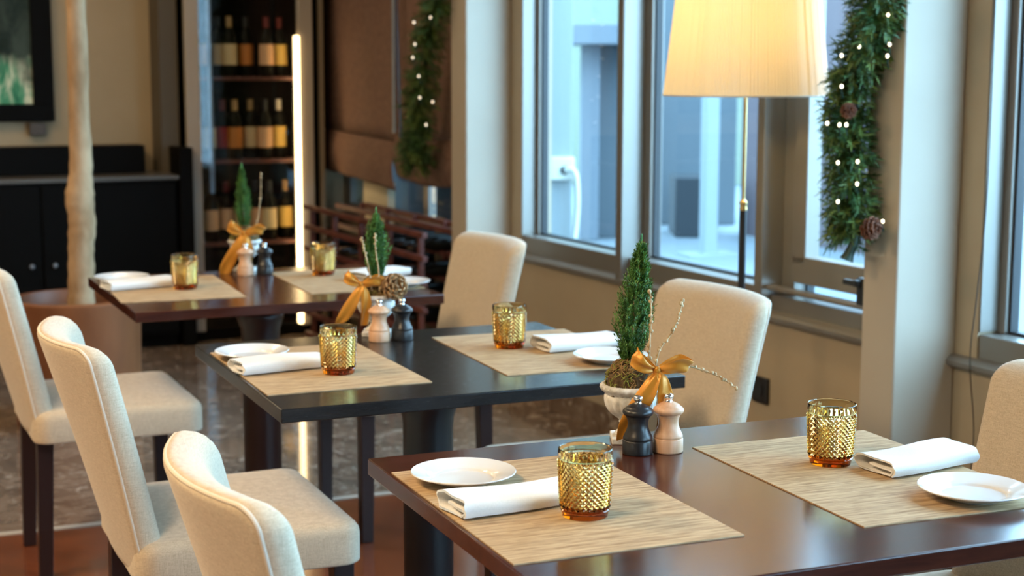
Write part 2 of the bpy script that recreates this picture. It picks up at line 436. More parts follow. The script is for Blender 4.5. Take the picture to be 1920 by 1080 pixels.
# sockets, cord, latch
for (v, z, lab) in ((-0.42, 0.36, 'black wall socket behind the near urn cypress, below the window ledge'), (-1.345, 0.355, 'black wall socket right of the cream chair, low on the tan wall')):
    t = thing('wall_socket', lab, 'socket', W(0, v, z), TH, 'black wall sockets')
    G().box(-0.012, 0, -0.042, 0.042, -0.042, 0.042).build('plate', M['plastic'], t, bevel=0.003)
    G().lathe([(0.0, 0), (0.02, 0), (0.021, 0.003), (0.0, 0.003)], 20).map(lambda p: Vector((-0.0125 - p.z, p.x, p.y))).build('socket_inset', M['gasket'], t, smooth=40)
pts = [W(-0.02, -2.34, 1.9), W(-0.02, -2.345, 1.1), W(-0.03, -2.335, 0.8), W(-0.035, -2.325, 0.62), W(-0.02, -2.335, 0.4), W(-0.02, -2.30, 0.15), W(-0.02, -2.24, 0.02)]
def spline(pts, n=8, closed=False):
    pts = [Vector(p) for p in pts]; out = []; m = len(pts)
    for i in range(m if closed else m - 1):
        if closed: a, b, c, d = pts[i - 1], pts[i], pts[(i + 1) % m], pts[(i + 2) % m]
        else: a, b, c, d = pts[max(i - 1, 0)], pts[i], pts[i + 1], pts[min(i + 2, m - 1)]
        for j in range(n):
            t = j / n
            out.append(0.5 * ((2 * b) + (c - a) * t + (2 * a - 5 * b + 4 * c - d) * t * t + (3 * b - a - 3 * c + d) * t ** 3))
    if not closed: out.append(pts[-1])
    return out
tag(G().tube(spline(pts), 0.0016, 6).build('window_cord', M['plastic'], smooth=180), 'thin dark cord hanging down the wall beside the right pilaster', 'cord')

# ------------------------------------------------------------------ outside
M['xground'] = mat('terrace_stone', (0.16, 0.19, 0.21), 0.8)
M['xmauve'] = mat('mauve_render', (0.135, 0.105, 0.115), 0.85)
M['xgrey'] = mat('grey_panel', (0.085, 0.105, 0.12), 0.7)
M['xdark'] = mat('dark_box', (0.02, 0.026, 0.032), 0.7)
M['xwhite'] = mat('white_post_paint', (0.23, 0.27, 0.28), 0.6)
M['xcable'] = mat('white_cable', (0.55, 0.56, 0.50), 0.6)
M['xpale'] = mat('pale_green_render', (0.17, 0.20, 0.145), 0.85)
M['xlight'] = mat('light_grey_render', (0.15, 0.175, 0.20), 0.85)
struct(G().box(0.14, 16, -9, 12, 0.1, 0.2, wfr).build('terrace_ground', M['xground']))
tag(G().box(3.52, 3.75, 1.6, 3.95, 0.2, 2.7, wfr).build('garden_wall', M['xmauve']), 'mauve rendered wall across the terrace, seen through the windows', 'wall')
t = thing('terrace_post', 'white post standing on the terrace behind the floor lamp', 'post', W(2.57, 2.91, 0.2), 0.3)
G().box(-0.045, 0.045, -0.045, 0.045, 0, 3.2).build('shaft', M['xwhite'], t, bevel=0.004)
G().box(-0.17, 0.17, -0.12, 0.12, 0.0, 0.02).build('base_plate', M['xwhite'], t)
t = thing('terrace_post', 'pale post with a white socket box, outside the left window pane', 'post', Vector((0.259, 8.5, 0.2)), 0.1)
G().box(-0.058, 0.058, -0.058, 0.058, 0, 3.2).build('shaft', M['xwhite'], t, bevel=0.004)
g = G().box(-0.065, 0.065, -0.11, -0.058, 0.585, 0.71); g.build('socket_box', M['xcable'], t, bevel=0.008)
G().lathe([(0, 0), (0.022, 0), (0.022, 0.01), (0, 0.01)], 16).map(lambda p: Vector((p.x + 0.01, -0.11 - p.z, p.y + 0.64))).build('socket_hole', M['xdark'], t)
G().tube(spline([(0.01, -0.12, 0.64), (0.06, -0.15, 0.63), (0.075, -0.15, 0.5), (0.07, -0.14, 0.35), (0.055, -0.14, 0.22), (0.06, -0.13, 0.10), (0.06, -0.13, 0.01)]), 0.015, 8).build('cable', M['xcable'], t, smooth=180)
def xbox(name, label, cat, m, x0, x1, y0, y1, z0, z1):
    return tag(G().box(x0, x1, y0, y1, z0, z1).build(name, m, bevel=0.01), label, cat)
xbox('far_building', 'pale green building rising behind the terrace at the upper left pane', 'building', M['xpale'], -1.5, 2.6, 16.0, 18, 0.2, 6)
xbox('terrace_canopy', 'flat grey canopy edge above the terrace in the left pane', 'canopy', M['xlight'], -0.2, 0.95, 10.6, 11.4, 1.54, 1.68)
xbox('terrace_column', 'light grey square column under the canopy in the left pane', 'column', M['xlight'], 0.47, 0.60, 10.8, 11.0, 0.2, 1.54)
xbox('grey_screen', 'dull grey screen panel right of the light column outside', 'screen', M['xgrey'], 0.60, 0.95, 11.0, 11.1, 0.2, 1.54)
xbox('grey_cabin', 'grey blue cabin wall behind the white terrace post', 'cabin', M['xgrey'], 0.98, 1.70, 11.9, 12.6, 0.2, 2.6)
xbox('air_unit', 'dark low air unit in front of the grey cabin outside', 'unit', M['xdark'], 1.15, 1.42, 11.0, 11.5, 0.2, 0.62)
tag(G().tube(spline([(0.4, 8.9, 0.215), (0.55, 9.3, 0.215), (0.8, 9.3, 0.215), (0.95, 9.6, 0.215)]), 0.015, 8).build('garden_hose', M['xwhite'], smooth=180), 'pale hose lying on the terrace floor outside the left pane', 'hose')

# ------------------------------------------------------------------ tables
def make_table(k, wood, label, base=None):
    x, y, th = TAB[k]
    t = thing('dining_table', label, 'table', TP(k, TL / 2, -TW / 2, 0), th, 'square dining tables in a row')
    G().box(-TL / 2, TL / 2, -TW / 2, TW / 2, TZ - 0.027, TZ).build('tabletop', wood, t, bevel=0.0022)
    bm_ = base or M['blackmetal']
    G().lathe([(0.0, 0.012), (0.055, 0.012), (0.055, 0.60), (0.057, 0.625), (0.064, 0.645), (0.069, 0.66), (0.067, 0.672), (0.060, 0.68), (0.060, 0.69), (0.085, 0.70), (0.085, 0.705)], 40).build('pedestal', bm_, t, smooth=40)
    G().box(-0.20, 0.20, -0.035, 0.035, 0.703, 0.723).box(-0.035, 0.035, -0.20, 0.20, 0.703, 0.723).build('mounting_bracket', bm_, t, bevel=0.004)
    G().lathe([(0, 0), (0.24, 0), (0.245, 0.006), (0.24, 0.014), (0.08, 0.03), (0.055, 0.04)], 48).build('base', bm_, t, smooth=40)
    return t
make_table(1, M['mahogany'], 'mahogany brown table nearest the camera, laid for two')
make_table(2, M['ebony'], 'black square table in the middle of the row, laid for two')
make_table(3, M['mahogany'], 'dark red mahogany table farthest back, before the wine cabinet', M['darkleg'])

def placemat(k, u, v, dth, label):
    o = G().box(0, 0.338, -0.495, 0, 0, 0.0018).build('placemat', M['mat'])
    o.location = TP(k, u, v, TZ); o.rotation_euler = (0, 0, TAB[k][2] + dth)
    return tag(o, label, 'placemat', 'woven straw placemats')
SIDE = {(1, 0): 'on the near brown table, window side', }
placemat(1, 0.006, -0.105, 0, 'woven tan placemat at the left end of the near brown table')
placemat(1, 0.523, -0.135, -0.013, 'woven tan placemat at the right end of the near brown table')
placemat(2, 0.007, -0.127, 0.003, 'woven tan placemat at the left end of the black table')
placemat(2, 0.530, -0.125, -0.035, 'woven tan placemat at the window end of the black table')
placemat(3, 0.021, -0.074, -0.051, 'woven tan placemat at the left end of the farthest table')
placemat(3, 0.530, -0.110, -0.035, 'woven tan placemat at the right end of the farthest table')
MZ = TZ + 0.0018

# ------------------------------------------------------------------ plates, napkins, glasses
def make_plate():
    g = G()
    g.lathe([(0, 0.0025), (0.030, 0.0025), (0.034, 0.0), (0.040, 0.0), (0.044, 0.003), (0.060, 0.0085), (0.076, 0.0145), (0.0795, 0.0160), (0.0805, 0.0172), (0.0795, 0.0184), (0.076, 0.0175),
             (0.060, 0.0118), (0.0500, 0.0090), (0.0490, 0.0080), (0.0478, 0.0056), (0.045, 0.0050), (0.0, 0.0050)], 72)
    return g.build('side_plate', M['china'], smooth=60)
PL = [(1, 0.09, -0.20, 'white side plate left of the near amber glass, on the brown table'), (1, 0.752, -0.566, 'white side plate at the right edge of the near brown table'),
      (2, 0.077, -0.225, 'white side plate at the left end of the black table'), (2, 0.776, -0.565, 'white side plate half hidden by the near urn cypress, on the black table'),
      (3, 0.075, -0.146, 'white side plate at the left end of the farthest table'), (3, 0.801, -0.562, 'white side plate at the right end of the farthest table')]
p0_ = make_plate()
for i, (k, u, v, lab) in enumerate(PL):
    o = p0_ if i == 0 else copy_tree(p0_)
    o.location = TP(k, u, v, MZ); tag(o, lab, 'plate', 'white side plates')

def make_napkin(seed, ln, wd, skew=0.0):
    rs = random.Random(seed)
    h = wd / 2
    path = [(-0.30, 0.0100), (0.2, 0.0100), (0.62, 0.0098), (0.80, 0.0085), (0.86, 0.0062), (0.80, 0.0040), (0.6, 0.0030), (0.0, 0.0026), (-0.62, 0.0026), (-0.88, 0.0036), (-0.98, 0.0075), (-0.97, 0.0130),
            (-0.85, 0.0168), (-0.5, 0.0182), (0.0, 0.0184), (0.5, 0.0182), (0.82, 0.0172), (0.96, 0.0148), (1.0, 0.0110), (0.96, 0.0065), (0.90, 0.0030)]
    pts = spline([(-y * h, z, 0) for y, z in path], 4)
    n = len(pts); th = 0.0021
    loops = []
    m = 15
    for j in range(m):
        t = j / (m - 1); x = (t - 0.5) * ln
        wob = 0.0015 * math.sin(t * 7 + seed); lift = 1 + 0.10 * math.sin(t * 4.1 + seed * 2) - 0.10 * t
        L_, R_ = [], []
        for i, p in enumerate(pts):
            d = (pts[min(i + 1, n - 1)] - pts[max(i - 1, 0)]).normalized()
            nx, nz = -d.y, d.x
            for s_, arr in ((1, L_), (-1, R_)):
                y = p.x + s_ * nx * th / 2; z = p.y + s_ * nz * th / 2
                arr.append((x + skew * y + 0.002 * math.sin(i * 0.5 + seed), y + wob, max(0.0003, z * lift * 1.42)))
        loops.append(L_ + R_[::-1])
    return G().loft(loops)
NP = [(1, 0.112, -0.350, 0.12, 0.205, 0.086, 0.0, 'white folded napkin beside the near amber glass'), (1, 0.793, -0.380, 0.16, 0.185, 0.095, 0.1, 'white folded napkin right of the amber glass by the chair at right'),
      (2, 0.100, -0.374, 0.14, 0.195, 0.088, 0.0, 'white folded napkin at the left end of the black table'), (2, 0.792, -0.372, 0.12, 0.20, 0.105, 0.1, 'white folded napkin behind the half hidden plate on the black table'),
      (3, 0.095, -0.292, 0.18, 0.195, 0.090, 0.0, 'white folded napkin by the left glass on the farthest table'), (3, 0.800, -0.35, 0.5, 0.20, 0.095, 0.0, 'white rolled napkin behind the middle urn cypress, on the farthest table')]
for i, (k, u, v, rz, ln, wd, sk, lab) in enumerate(NP):
    o = make_napkin(i + 1, ln, wd, sk).build('napkin', M['cotton'], smooth=60)
    o.location = TP(k, u, v, MZ + 0.0002); o.rotation_euler = (0, 0, TAB[k][2] + rz)
    tag(o, lab, 'napkin', 'white folded napkins')

def make_tumbler():
    g = G(); n = 26; rows = 17; z_a, z_b = 0.012, 0.083; dep = 0.0021
    def RO(z):
        if z < 0.010: return 0.0325 + 0.0012 * z / 0.010
        t = (z - 0.010) / 0.075
        return 0.0345 + 0.0040 * min(t, 1.0) ** 0.9
    vs, fs = [], []
    ring = {}
    for j in range(rows + 1):
        z = z_a + (z_b - z_a) * j / rows
        for i in range(n):
            t = 2 * PI * (i + 0.5 * (j % 2)) / n
            ring[(j, i)] = len(vs); r = RO(z) - dep * 0.5
            vs.append((r * math.cos(t), r * math.sin(t), z))
    def at(j, i): return ring[(j, i % n)]
    for j in range(1, rows):
        for i in range(n):
            # diamond centred on row j, between lattice points of rows j-1 and j+1
            odd = j % 2
            z = z_a + (z_b - z_a) * j / rows
            t = 2 * PI * (i + 0.5 * (1 - odd)) / n
            c = len(vs); r = RO(z) + dep
            vs.append((r * math.cos(t), r * math.sin(t), z))
            if odd: lft, rgt, lo, hi = at(j, i - 1), at(j, i), at(j - 1, i), at(j + 1, i)
            else: lft, rgt, lo, hi = at(j, i), at(j, i + 1), at(j - 1, i), at(j + 1, i)
            fs += [(c, lo, rgt), (c, rgt, hi), (c, hi, lft), (c, lft, lo)]
    # triangular ends at the first and last row
    for j, up in ((0, 1), (rows, -1)):
        for i in range(n):
            jj = j + up
            odd = j % 2
            apex = at(jj, i) if odd == 0 else at(jj, i + 1)
            a, b = at(j, i), at(j, i + 1)
            fs.append((a, b, apex) if up == 1 else (b, a, apex))
    # foot
    def ringpts(r, z):
        s = len(vs)
        for i in range(n):
            t = 2 * PI * i / n; vs.append((r * math.cos(t), r * math.sin(t), z))
        return [s + i for i in range(n)]
    prev = [at(0, i) for i in range(n)]
    for (r, z) in ((0.0352, 0.0105), (0.0338, 0.0085), (0.0330, 0.004), (0.0322, 0.0008), (0.0310, 0.0)):
        cur = ringpts(r, z)
        for i in range(n): fs.append((cur[i], cur[(i + 1) % n], prev[(i + 1) % n], prev[i]))
        prev = cur
    fs.append(tuple(reversed(prev)))
    # lip and inside: seam ring at the top row is turned half a step when rows is odd
    off = 0.5 * (rows % 2)
    def ring2(r, z):
        s = len(vs)
        for i in range(n):
            t = 2 * PI * (i + off) / n; vs.append((r * math.cos(t), r * math.sin(t), z))
        return [s + i for i in range(n)]
    prev = [at(rows, i) for i in range(n)]
    for (r, z) in ((0.0384, 0.0845), (0.0388, 0.0855), (0.0389, 0.093), (0.0386, 0.0968), (0.0377, 0.098), (0.0367, 0.0968), (0.0362, 0.090), (0.0352, 0.075), (0.0325, 0.030), (0.0312, 0.0175), (0.028, 0.0135), (0.018, 0.0120), (0.006, 0.0116)):
        cur = ring2(r, z)
        for i in range(n): fs.append((prev[i], prev[(i + 1) % n], cur[(i + 1) % n], cur[i]))
        prev = cur
    fs.append(tuple(prev))
    g.add(vs, fs)
    return g.build('glass_tumbler', M['amber'], smooth=24)
tum = make_tumbler()
GL = [(1, 0.184, -0.434, 'amber diamond-cut tumbler in front, nearest the camera'), (1, 0.674, -0.314, 'amber diamond-cut tumbler at the right end of the near brown table'),
      (2, 0.200, -0.461, 'amber diamond-cut tumbler at the left end of the black table'), (2, 0.645, -0.320, 'amber tumbler before the far cream chair back, on the black table'),
      (3, 0.213, -0.367, 'amber tumbler at the left end of the farthest table'), (3, 0.666, -0.229, 'amber tumbler right of the light strip, on the farthest table')]
for i, (k, u, v, lab) in enumerate(GL):
    o = tum if i == 0 else copy_tree(tum)
    o.location = TP(k, u, v, MZ + 0.0001); o.rotation_euler = (0, 0, 0.37 * i); tag(o, lab, 'glass', 'amber cut-glass tumblers')

# ------------------------------------------------------------------ mills
def make_mill(kind):
    m = M['beech'] if kind == 'wood' else M['blackwood']
    lab = 'x'
    t = thing('pepper_mill' if kind == 'black' else 'salt_mill', lab, 'mill')
    G().lathe([(0, 0), (0.0235, 0), (0.0248, 0.001), (0.0250, 0.0025), (0.0250, 0.0225), (0.0243, 0.0236), (0.0236, 0.0240), (0.0240, 0.0248), (0.0244, 0.0262), (0.0240, 0.0285), (0.0222, 0.0325),
               (0.0190, 0.0390), (0.0172, 0.0450), (0.0166, 0.0500), (0.0170, 0.0540), (0.0184, 0.0590), (0.0200, 0.0622), (0.0204, 0.0632), (0.0196, 0.0638), (0.0, 0.0638)], 48).build('body', m, t, smooth=50)
    G().lathe([(0, 0.0636), (0.0205, 0.0636), (0.0232, 0.0650), (0.0252, 0.0680), (0.0256, 0.0702), (0.0248, 0.0728), (0.0226, 0.0752), (0.0190, 0.0775), (0.0186, 0.0785), (0.0150, 0.0805), (0.0105, 0.0830), (0.0085, 0.0838), (0, 0.084)], 48).build('head', m, t, smooth=50)
    G().lathe([(0, 0.0835), (0.0062, 0.0835), (0.0058, 0.0860), (0.0050, 0.0872), (0.0072, 0.0890), (0.0080, 0.0920), (0.0074, 0.0950), (0.0055, 0.0970), (0, 0.0976)], 28).build('knob', M['chrome'], t, smooth=60)
    return t
mw, mb = make_mill('wood'), make_mill('black')
MI = [(1, 'b', 0.421, -0.134, 'black pepper mill on the near brown table'), (1, 'w', 0.474, -0.140, 'pale wooden mill on the near brown table'),
      (2, 'w', 0.404, -0.118, 'pale wooden mill on the black table'), (2, 'b', 0.458, -0.123, 'black pepper mill on the black table'),
      (3, 'w', 0.450, -0.133, 'pale wooden mill on the farthest table'), (3, 'b', 0.510, -0.132, 'black pepper mill on the farthest table')]
first = {'w': mw, 'b': mb}
for k, ty, u, v, lab in MI:
    src = mw if ty == 'w' else mb
    o = src if first.get(ty) else copy_tree(src)
    first[ty] = None
    o.location = TP(k, u, v, TZ); o.rotation_euler = (0, 0, k * 0.8); tag(o, lab, 'mill', 'wooden mills' if ty == 'w' else 'black pepper mills')

# ------------------------------------------------------------------ urn cypresses
def satin_strip(g, pts, wids, wdir, n=5):
    """ribbon along pts; wids half widths; wdir vectors across the ribbon"""
    cen = spline(pts, n); m = len(cen)
    def lerp(arr, t):
        x = t * (len(arr) - 1); i = min(int(x), len(arr) - 2); f = x - i
        return arr[i] * (1 - f) + arr[i + 1] * f
    wd = [Vector(w) for w in wdir]
    vs, fs = [], []
    q = 6
    for i, c in enumerate(cen):
        t = i / (m - 1); w = lerp(wids, t); d = lerp(wd, t).normalized()
        nrm = (cen[min(i + 1, m - 1)] - cen[max(i - 1, 0)]).normalized().cross(d)
        for j in range(q + 1):
            s = j / q * 2 - 1
            vs.append(c + d * w * s + nrm * (0.0022 * math.sin(s * 4.2 + i * 0.33) * min(1, w / 0.008)))
    for i in range(m - 1):
        for j in range(q):
            a = i * (q + 1) + j; fs.append((a, a + 1, a + q + 2, a + q + 1))
    g.add(vs, fs)
def cone_mesh(g, c, r, up, n=46):
    up = Vector(up).normalized(); a = up.orthogonal().normalized(); b = up.cross(a); c = Vector(c)
    g.ball(c, r * 0.62, 8)
    for i in range(n):
        f = (i + 0.5) / n; ph = i * 2.39996; el = math.acos(1 - 1.75 * f)
        d = up * math.cos(el) + (a * math.cos(ph) + b * math.sin(ph)) * math.sin(el)
        tilt = (d + up * 0.9).normalized()
        s = r * (0.30 + 0.22 * math.sin(el)); q = c + d * r * 0.55
        side = d.cross(up); side = side.normalized() if side.length > 1e-4 else a
        nr = tilt.cross(side)
        tip = q + tilt * s * 1.25
        vs = [q - side * s * 0.35, q + side * s * 0.35, q + tilt * s * 0.75 + side * s * 0.6, tip + side * 0.28 * s, tip - side * 0.28 * s, q + tilt * s * 0.75 - side * s * 0.6]
        th = nr * s * 0.10
        v2 = [p + th for p in vs] + [p - th for p in vs]
        g.add(v2, [(0, 1, 2, 3, 4, 5), (11, 10, 9, 8, 7, 6)] + [(i_, 6 + i_, 6 + (i_ + 1) % 6, (i_ + 1) % 6) for i_ in range(6)])
def needle_quad(vs, fs, p, d, side, ln, wd):
    b = len(vs)
    vs += [p - side * wd, p + side * wd, p + d * ln * 0.6 + side * wd * 0.9, p + d * ln, p + d * ln * 0.6 - side * wd * 0.9]
    fs.append((b, b + 1, b + 2, b + 3, b + 4))
def make_cypress(seed, label, th=0.30, lean=0.02, bow='front', twigs=(), gold=None, nbr=540, rad=0.037):
    rs = random.Random(seed)
    t = thing('potted_cypress', label, 'plant', (0, 0, 0), 0, 'little cypresses in stone urns')
    # urn: square plinth, foot, fluted bowl, carved rim
    G().box(-0.032, 0.032, -0.032, 0.032, 0, 0.011).build('plinth', M['stone'], t, bevel=0.002)
    def flute(r, z, a):
        if 0.040 < z < 0.078: return r * (1 + 0.085 * (abs(math.sin(a * 9)) - 0.4) * math.sin(PI * (z - 0.040) / 0.038) ** 0.5)
        if z > 0.084: return r * (1 + 0.018 * math.sin(a * 26 + z * 900))
        return r
    G().lathe([(0, 0.010), (0.024, 0.010), (0.026, 0.014), (0.023, 0.018), (0.018, 0.021), (0.014, 0.027), (0.0145, 0.031), (0.019, 0.034), (0.018, 0.037), (0.022, 0.041), (0.030, 0.047), (0.037, 0.055), (0.0415, 0.064), (0.0435, 0.073),
               (0.0440, 0.079), (0.0425, 0.082), (0.0450, 0.086), (0.0490, 0.089), (0.0515, 0.093), (0.0510, 0.097), (0.0480, 0.0995), (0.0435, 0.099), (0.0415, 0.094), (0.0405, 0.080), (0, 0.078)], 108, flute).build('urn', M['stone'], t, smooth=55)
    # moss cushion: dome plus curling strands
    g = G(); g2 = G()
    g.lathe([(0.0, 0.082), (0.0405, 0.082), (0.041, 0.095), (0.037, 0.112), (0.028, 0.127), (0.015, 0.137), (0, 0.140)], 24, lambda r, z, a: r * (1 + 0.10 * math.sin(a * 5 + z * 90)))
    g.build('moss_bed', M['soil'], t, smooth=70)
    for i in range(330):
        a = rs.uniform(0, 2 * PI); e = rs.uniform(0.0, 1.45)
        c = Vector((0.041 * math.cos(e) * math.cos(a), 0.041 * math.cos(e) * math.sin(a), 0.093 + 0.048 * math.sin(e)))
        nrm = Vector((math.cos(e) * math.cos(a), math.cos(e) * math.sin(a), math.sin(e)))
        tg = nrm.orthogonal().normalized(); tg.rotate(Matrix.Rotation(rs.uniform(0, 6.28), 3, nrm)); sd = nrm.cross(tg)
        L_ = rs.uniform(0.008, 0.02)
        pts = [c + tg * (s * L_) + sd * (math.sin(s * 3 + i) * L_ * 0.35) + nrm * (0.001 + rs.uniform(0.000, 0.006) * math.sin(PI * (s + 0.5))) for s in (-0.5, -0.2, 0.1, 0.5)]
        green = rs.random() < (0.75 if (e < 0.55 and math.cos(a + 0.4) < 0.2) else 0.18)
        (g2 if green else g).__class__
        tgt = g2 if green else MB_BROWN
        tgt.tube(pts, rs.uniform(0.00045, 0.0010), 4, False)
    g2.build('green_moss', M['mossg'], t, smooth=180)
    MB_BROWN.build('brown_moss', M['mossb'], t, smooth=180); MB_BROWN.v = []; MB_BROWN.f = []
    # trunk and feathery foliage
    zb, zt = 0.128, 0.128 + th
    G().tube([(0, 0, zb - 0.01), (lean * 0.4, 0, zb + th * 0.5), (lean, 0, zt - 0.01)], [0.004, 0.003, 0.0008], 6).build('stem', M['twig'], t, smooth=180)
    vs, fs = [], []
    for i in range(nbr):
        f = rs.random() ** 1.25
        z = zb + 0.004 + f * (th - 0.03)
        prof = (0.72 + 0.55 * min(f / 0.22, 1) if f < 0.22 else 1.27 * (1 - (f - 0.22) / 0.86) ** 0.72) / 1.27
        a = rs.uniform(0, 2 * PI)
        r1 = rad * prof * rs.uniform(0.55, 1.08)
        base = Vector((lean * f, 0, z))
        out = Vector((math.cos(a), math.sin(a), 0))
        L_ = max(r1 * 1.15, 0.012)
        st = base + out * r1 * 0.15
        nseg = 5; prev = st; pts = [st]
        curl = rs.uniform(0.8, 1.6)
        for s in range(1, nseg + 1):
            u = s / nseg
            pts.append(base + out * (r1 * (0.15 + 0.85 * math.sin(u * 1.25) / math.sin(1.25))) + Vector((rs.uniform(-1, 1) * 0.0012, rs.uniform(-1, 1) * 0.0012, L_ * 0.85 * curl * u ** 1.4)))
        for s in range(nseg):
            p, q = pts[s], pts[s + 1]; d = (q - p).normalized()
            s1 = d.orthogonal().normalized()
            for kx in range(5):
                pp = p.lerp(q, kx / 5 + rs.random() * 0.15)
                s1.rotate(Matrix.Rotation(2.2 + rs.random() * 0.5, 3, d))
                nd = (d * 0.8 + s1 * 0.65).normalized(); sd = nd.cross(s1).normalized()
                needle_quad(vs, fs, pp, nd, sd, rs.uniform(0.0045, 0.0085), rs.uniform(0.0006, 0.0010))
    # leading tip
    for i in range(60):
        f = i / 60
        p = Vector((lean * (0.86 + 0.14 * f), 0, zt - 0.035 + 0.035 * f)); a = i * 2.4
        nd = Vector((math.cos(a) * 0.4, math.sin(a) * 0.4, 1)).normalized(); sd = nd.orthogonal().normalized()
        needle_quad(vs, fs, p, nd, sd, 0.010 * (1 - 0.4 * f), 0.0009)
    g = G(); g.add(vs, fs); g.build('foliage', M['needle'], t)
    # bow (origin at knot)
    if bow:
        K = Vector(bow['at']); sc = bow.get('s', 1.0); fl = bow.get('flip', 1)
        b = bpy.data.objects.new('ribbon_bow', None)
        g = G()
        def Q(x, y, z): return K + Vector((x * fl, y, z)) * sc
        zv, yv, xv = (0, 0, 1), (0, 1, 0), (1, 0, 0)
        satin_strip(g, [Q(0, 0, 0), Q(0.016, -0.010, 0.003), Q(0.036, -0.014, 0.009), Q(0.054, -0.004, 0.006), Q(0.040, 0.010, 0.010), Q(0.018, 0.008, 0.006), Q(0, 0.002, 0)],
                    [0.003 * sc, 0.011 * sc, 0.017 * sc, 0.010 * sc, 0.015 * sc, 0.010 * sc, 0.003 * sc], [zv, (0.1, -0.3, 1), (0.2, -0.5, 1), (0.5, 0.1, 0.6), (0, 0.5, 1), (0, 0.2, 1), zv])
        satin_strip(g, [Q(0, 0, 0), Q(-0.014, -0.009, 0.002), Q(-0.030, -0.013, 0.012), Q(-0.040, -0.003, 0.024), Q(-0.032, 0.009, 0.018), Q(-0.014, 0.007, 0.008), Q(0, 0.002, 0)],
                    [0.003 * sc, 0.008 * sc, 0.013 * sc, 0.016 * sc, 0.013 * sc, 0.009 * sc, 0.003 * sc], [zv, (0.4, -0.3, 1), (0.6, -0.4, 1), (0.5, 0, 1), (0.3, 0.4, 1), zv, zv])
        satin_strip(g, [Q(0, -0.003, -0.002), Q(-0.008, -0.012, -0.014), Q(-0.024, -0.016, -0.046), Q(-0.042, -0.012, -0.082), Q(-0.052, -0.010, bow.get('drop', -0.114))],
                    [0.004 * sc, 0.013 * sc, 0.022 * sc, 0.023 * sc, 0.016 * sc], [xv, (1, -0.3, 0.2), (1, -0.2, 0.25), (1, 0.1, 0.3), (1, -0.2, 0.4)])
        satin_strip(g, [Q(0, -0.003, -0.002), Q(0.008, -0.012, -0.012), Q(0.013, -0.013, -0.042), Q(0.010, -0.008, -0.075), Q(0.008, -0.008, -0.105)],
                    [0.004 * sc, 0.010 * sc, 0.014 * sc, 0.013 * sc, 0.012 * sc], [xv, (1, 0.4, 0), (1, 0.5, 0), (1, 0.7, 0), (1, 0.5, 0)])
        o = g.build('ribbon_bow', M['satin'], t, smooth=180, solid=0.0006, sub=1)
        G().ball(K + Vector((0, -0.004, 0)) * sc, 0.0068 * sc, 12, (0.9, 0.8, 1.05)).build('knot', M['satin'], o, smooth=180)
    for pts in twigs:
        g = G(); cen = spline(pts, 6); g.tube(cen, [0.0019 - 0.0009 * i / len(cen) for i in range(len(cen))], 5)
        for i in range(4, len(cen), 1):
            if rs.random() < 0.75:
                p = cen[i]; d = Vector((rs.uniform(-1, 1), rs.uniform(-1, 1), rs.uniform(-0.4, 1))).normalized()
                g.ball(p + d * 0.0022, rs.uniform(0.0022, 0.0040), 6)
        g.build('dried_twig', M['twig'], t, smooth=180)
    if gold:
        g = G(); cone_mesh(g, gold, 0.030, (0.5, -0.8, 0.3)); g.build('pine_cone', M['goldcone'], t)
    return t
MB_BROWN = G()
def place_at(o, k, u, v): o.location = TP(k, u, v, TZ); return o
c1 = make_cypress(11, 'little cypress in a stone urn with gold bow, on the near brown table', th=0.222, lean=0.016, rad=0.036,
    bow=dict(at=(0.040, -0.052, 0.133), s=1.0),
    twigs=[[(0.036, -0.03, 0.11), (0.045, -0.03, 0.16), (0.066, -0.025, 0.19), (0.078, -0.02, 0.22), (0.085, -0.015, 0.245)],
           [(0.036, -0.035, 0.12), (0.075, -0.035, 0.137), (0.105, -0.035, 0.133), (0.145, -0.035, 0.118), (0.175, -0.035, 0.098)],
           [(0.028, -0.036, 0.11), (0.028, -0.040, 0.17), (0.030, -0.040, 0.22), (0.028, -0.038, 0.262)],
           [(0.045, -0.045, 0.12), (0.052, -0.055, 0.10), (0.050, -0.058, 0.08)]])
place_at(c1, 1, 0.449, -0.050)
c2 = make_cypress(12, 'little cypress with gold pine cone and ribbon, on the black table', th=0.172, lean=0.002, rad=0.036, nbr=420,
    bow=dict(at=(-0.030, -0.048, 0.128), s=0.92, drop=-0.10),
    twigs=[[(-0.006, -0.04, 0.11), (-0.012, -0.042, 0.16), (-0.022, -0.042, 0.205), (-0.03, -0.04, 0.235)], [(0.012, -0.04, 0.11), (0.010, -0.042, 0.16), (0.004, -0.042, 0.205), (0.002, -0.042, 0.245)],
           [(0.012, -0.045, 0.115), (0.024, -0.05, 0.135), (0.03, -0.055, 0.12)]],
    gold=(0.044, -0.038, 0.120))
place_at(c2, 2, 0.425, -0.034)
c3 = make_cypress(13, 'little cypress with gold bow on the farthest table, before the bottles', th=0.205, lean=-0.004, rad=0.030, nbr=360,
    bow=dict(at=(0.008, -0.052, 0.125), s=1.15),
    twigs=[[(0.035, -0.03, 0.11), (0.048, -0.03, 0.17), (0.058, -0.03, 0.24), (0.06, -0.03, 0.31)]])
place_at(c3, 3, 0.472, -0.04)

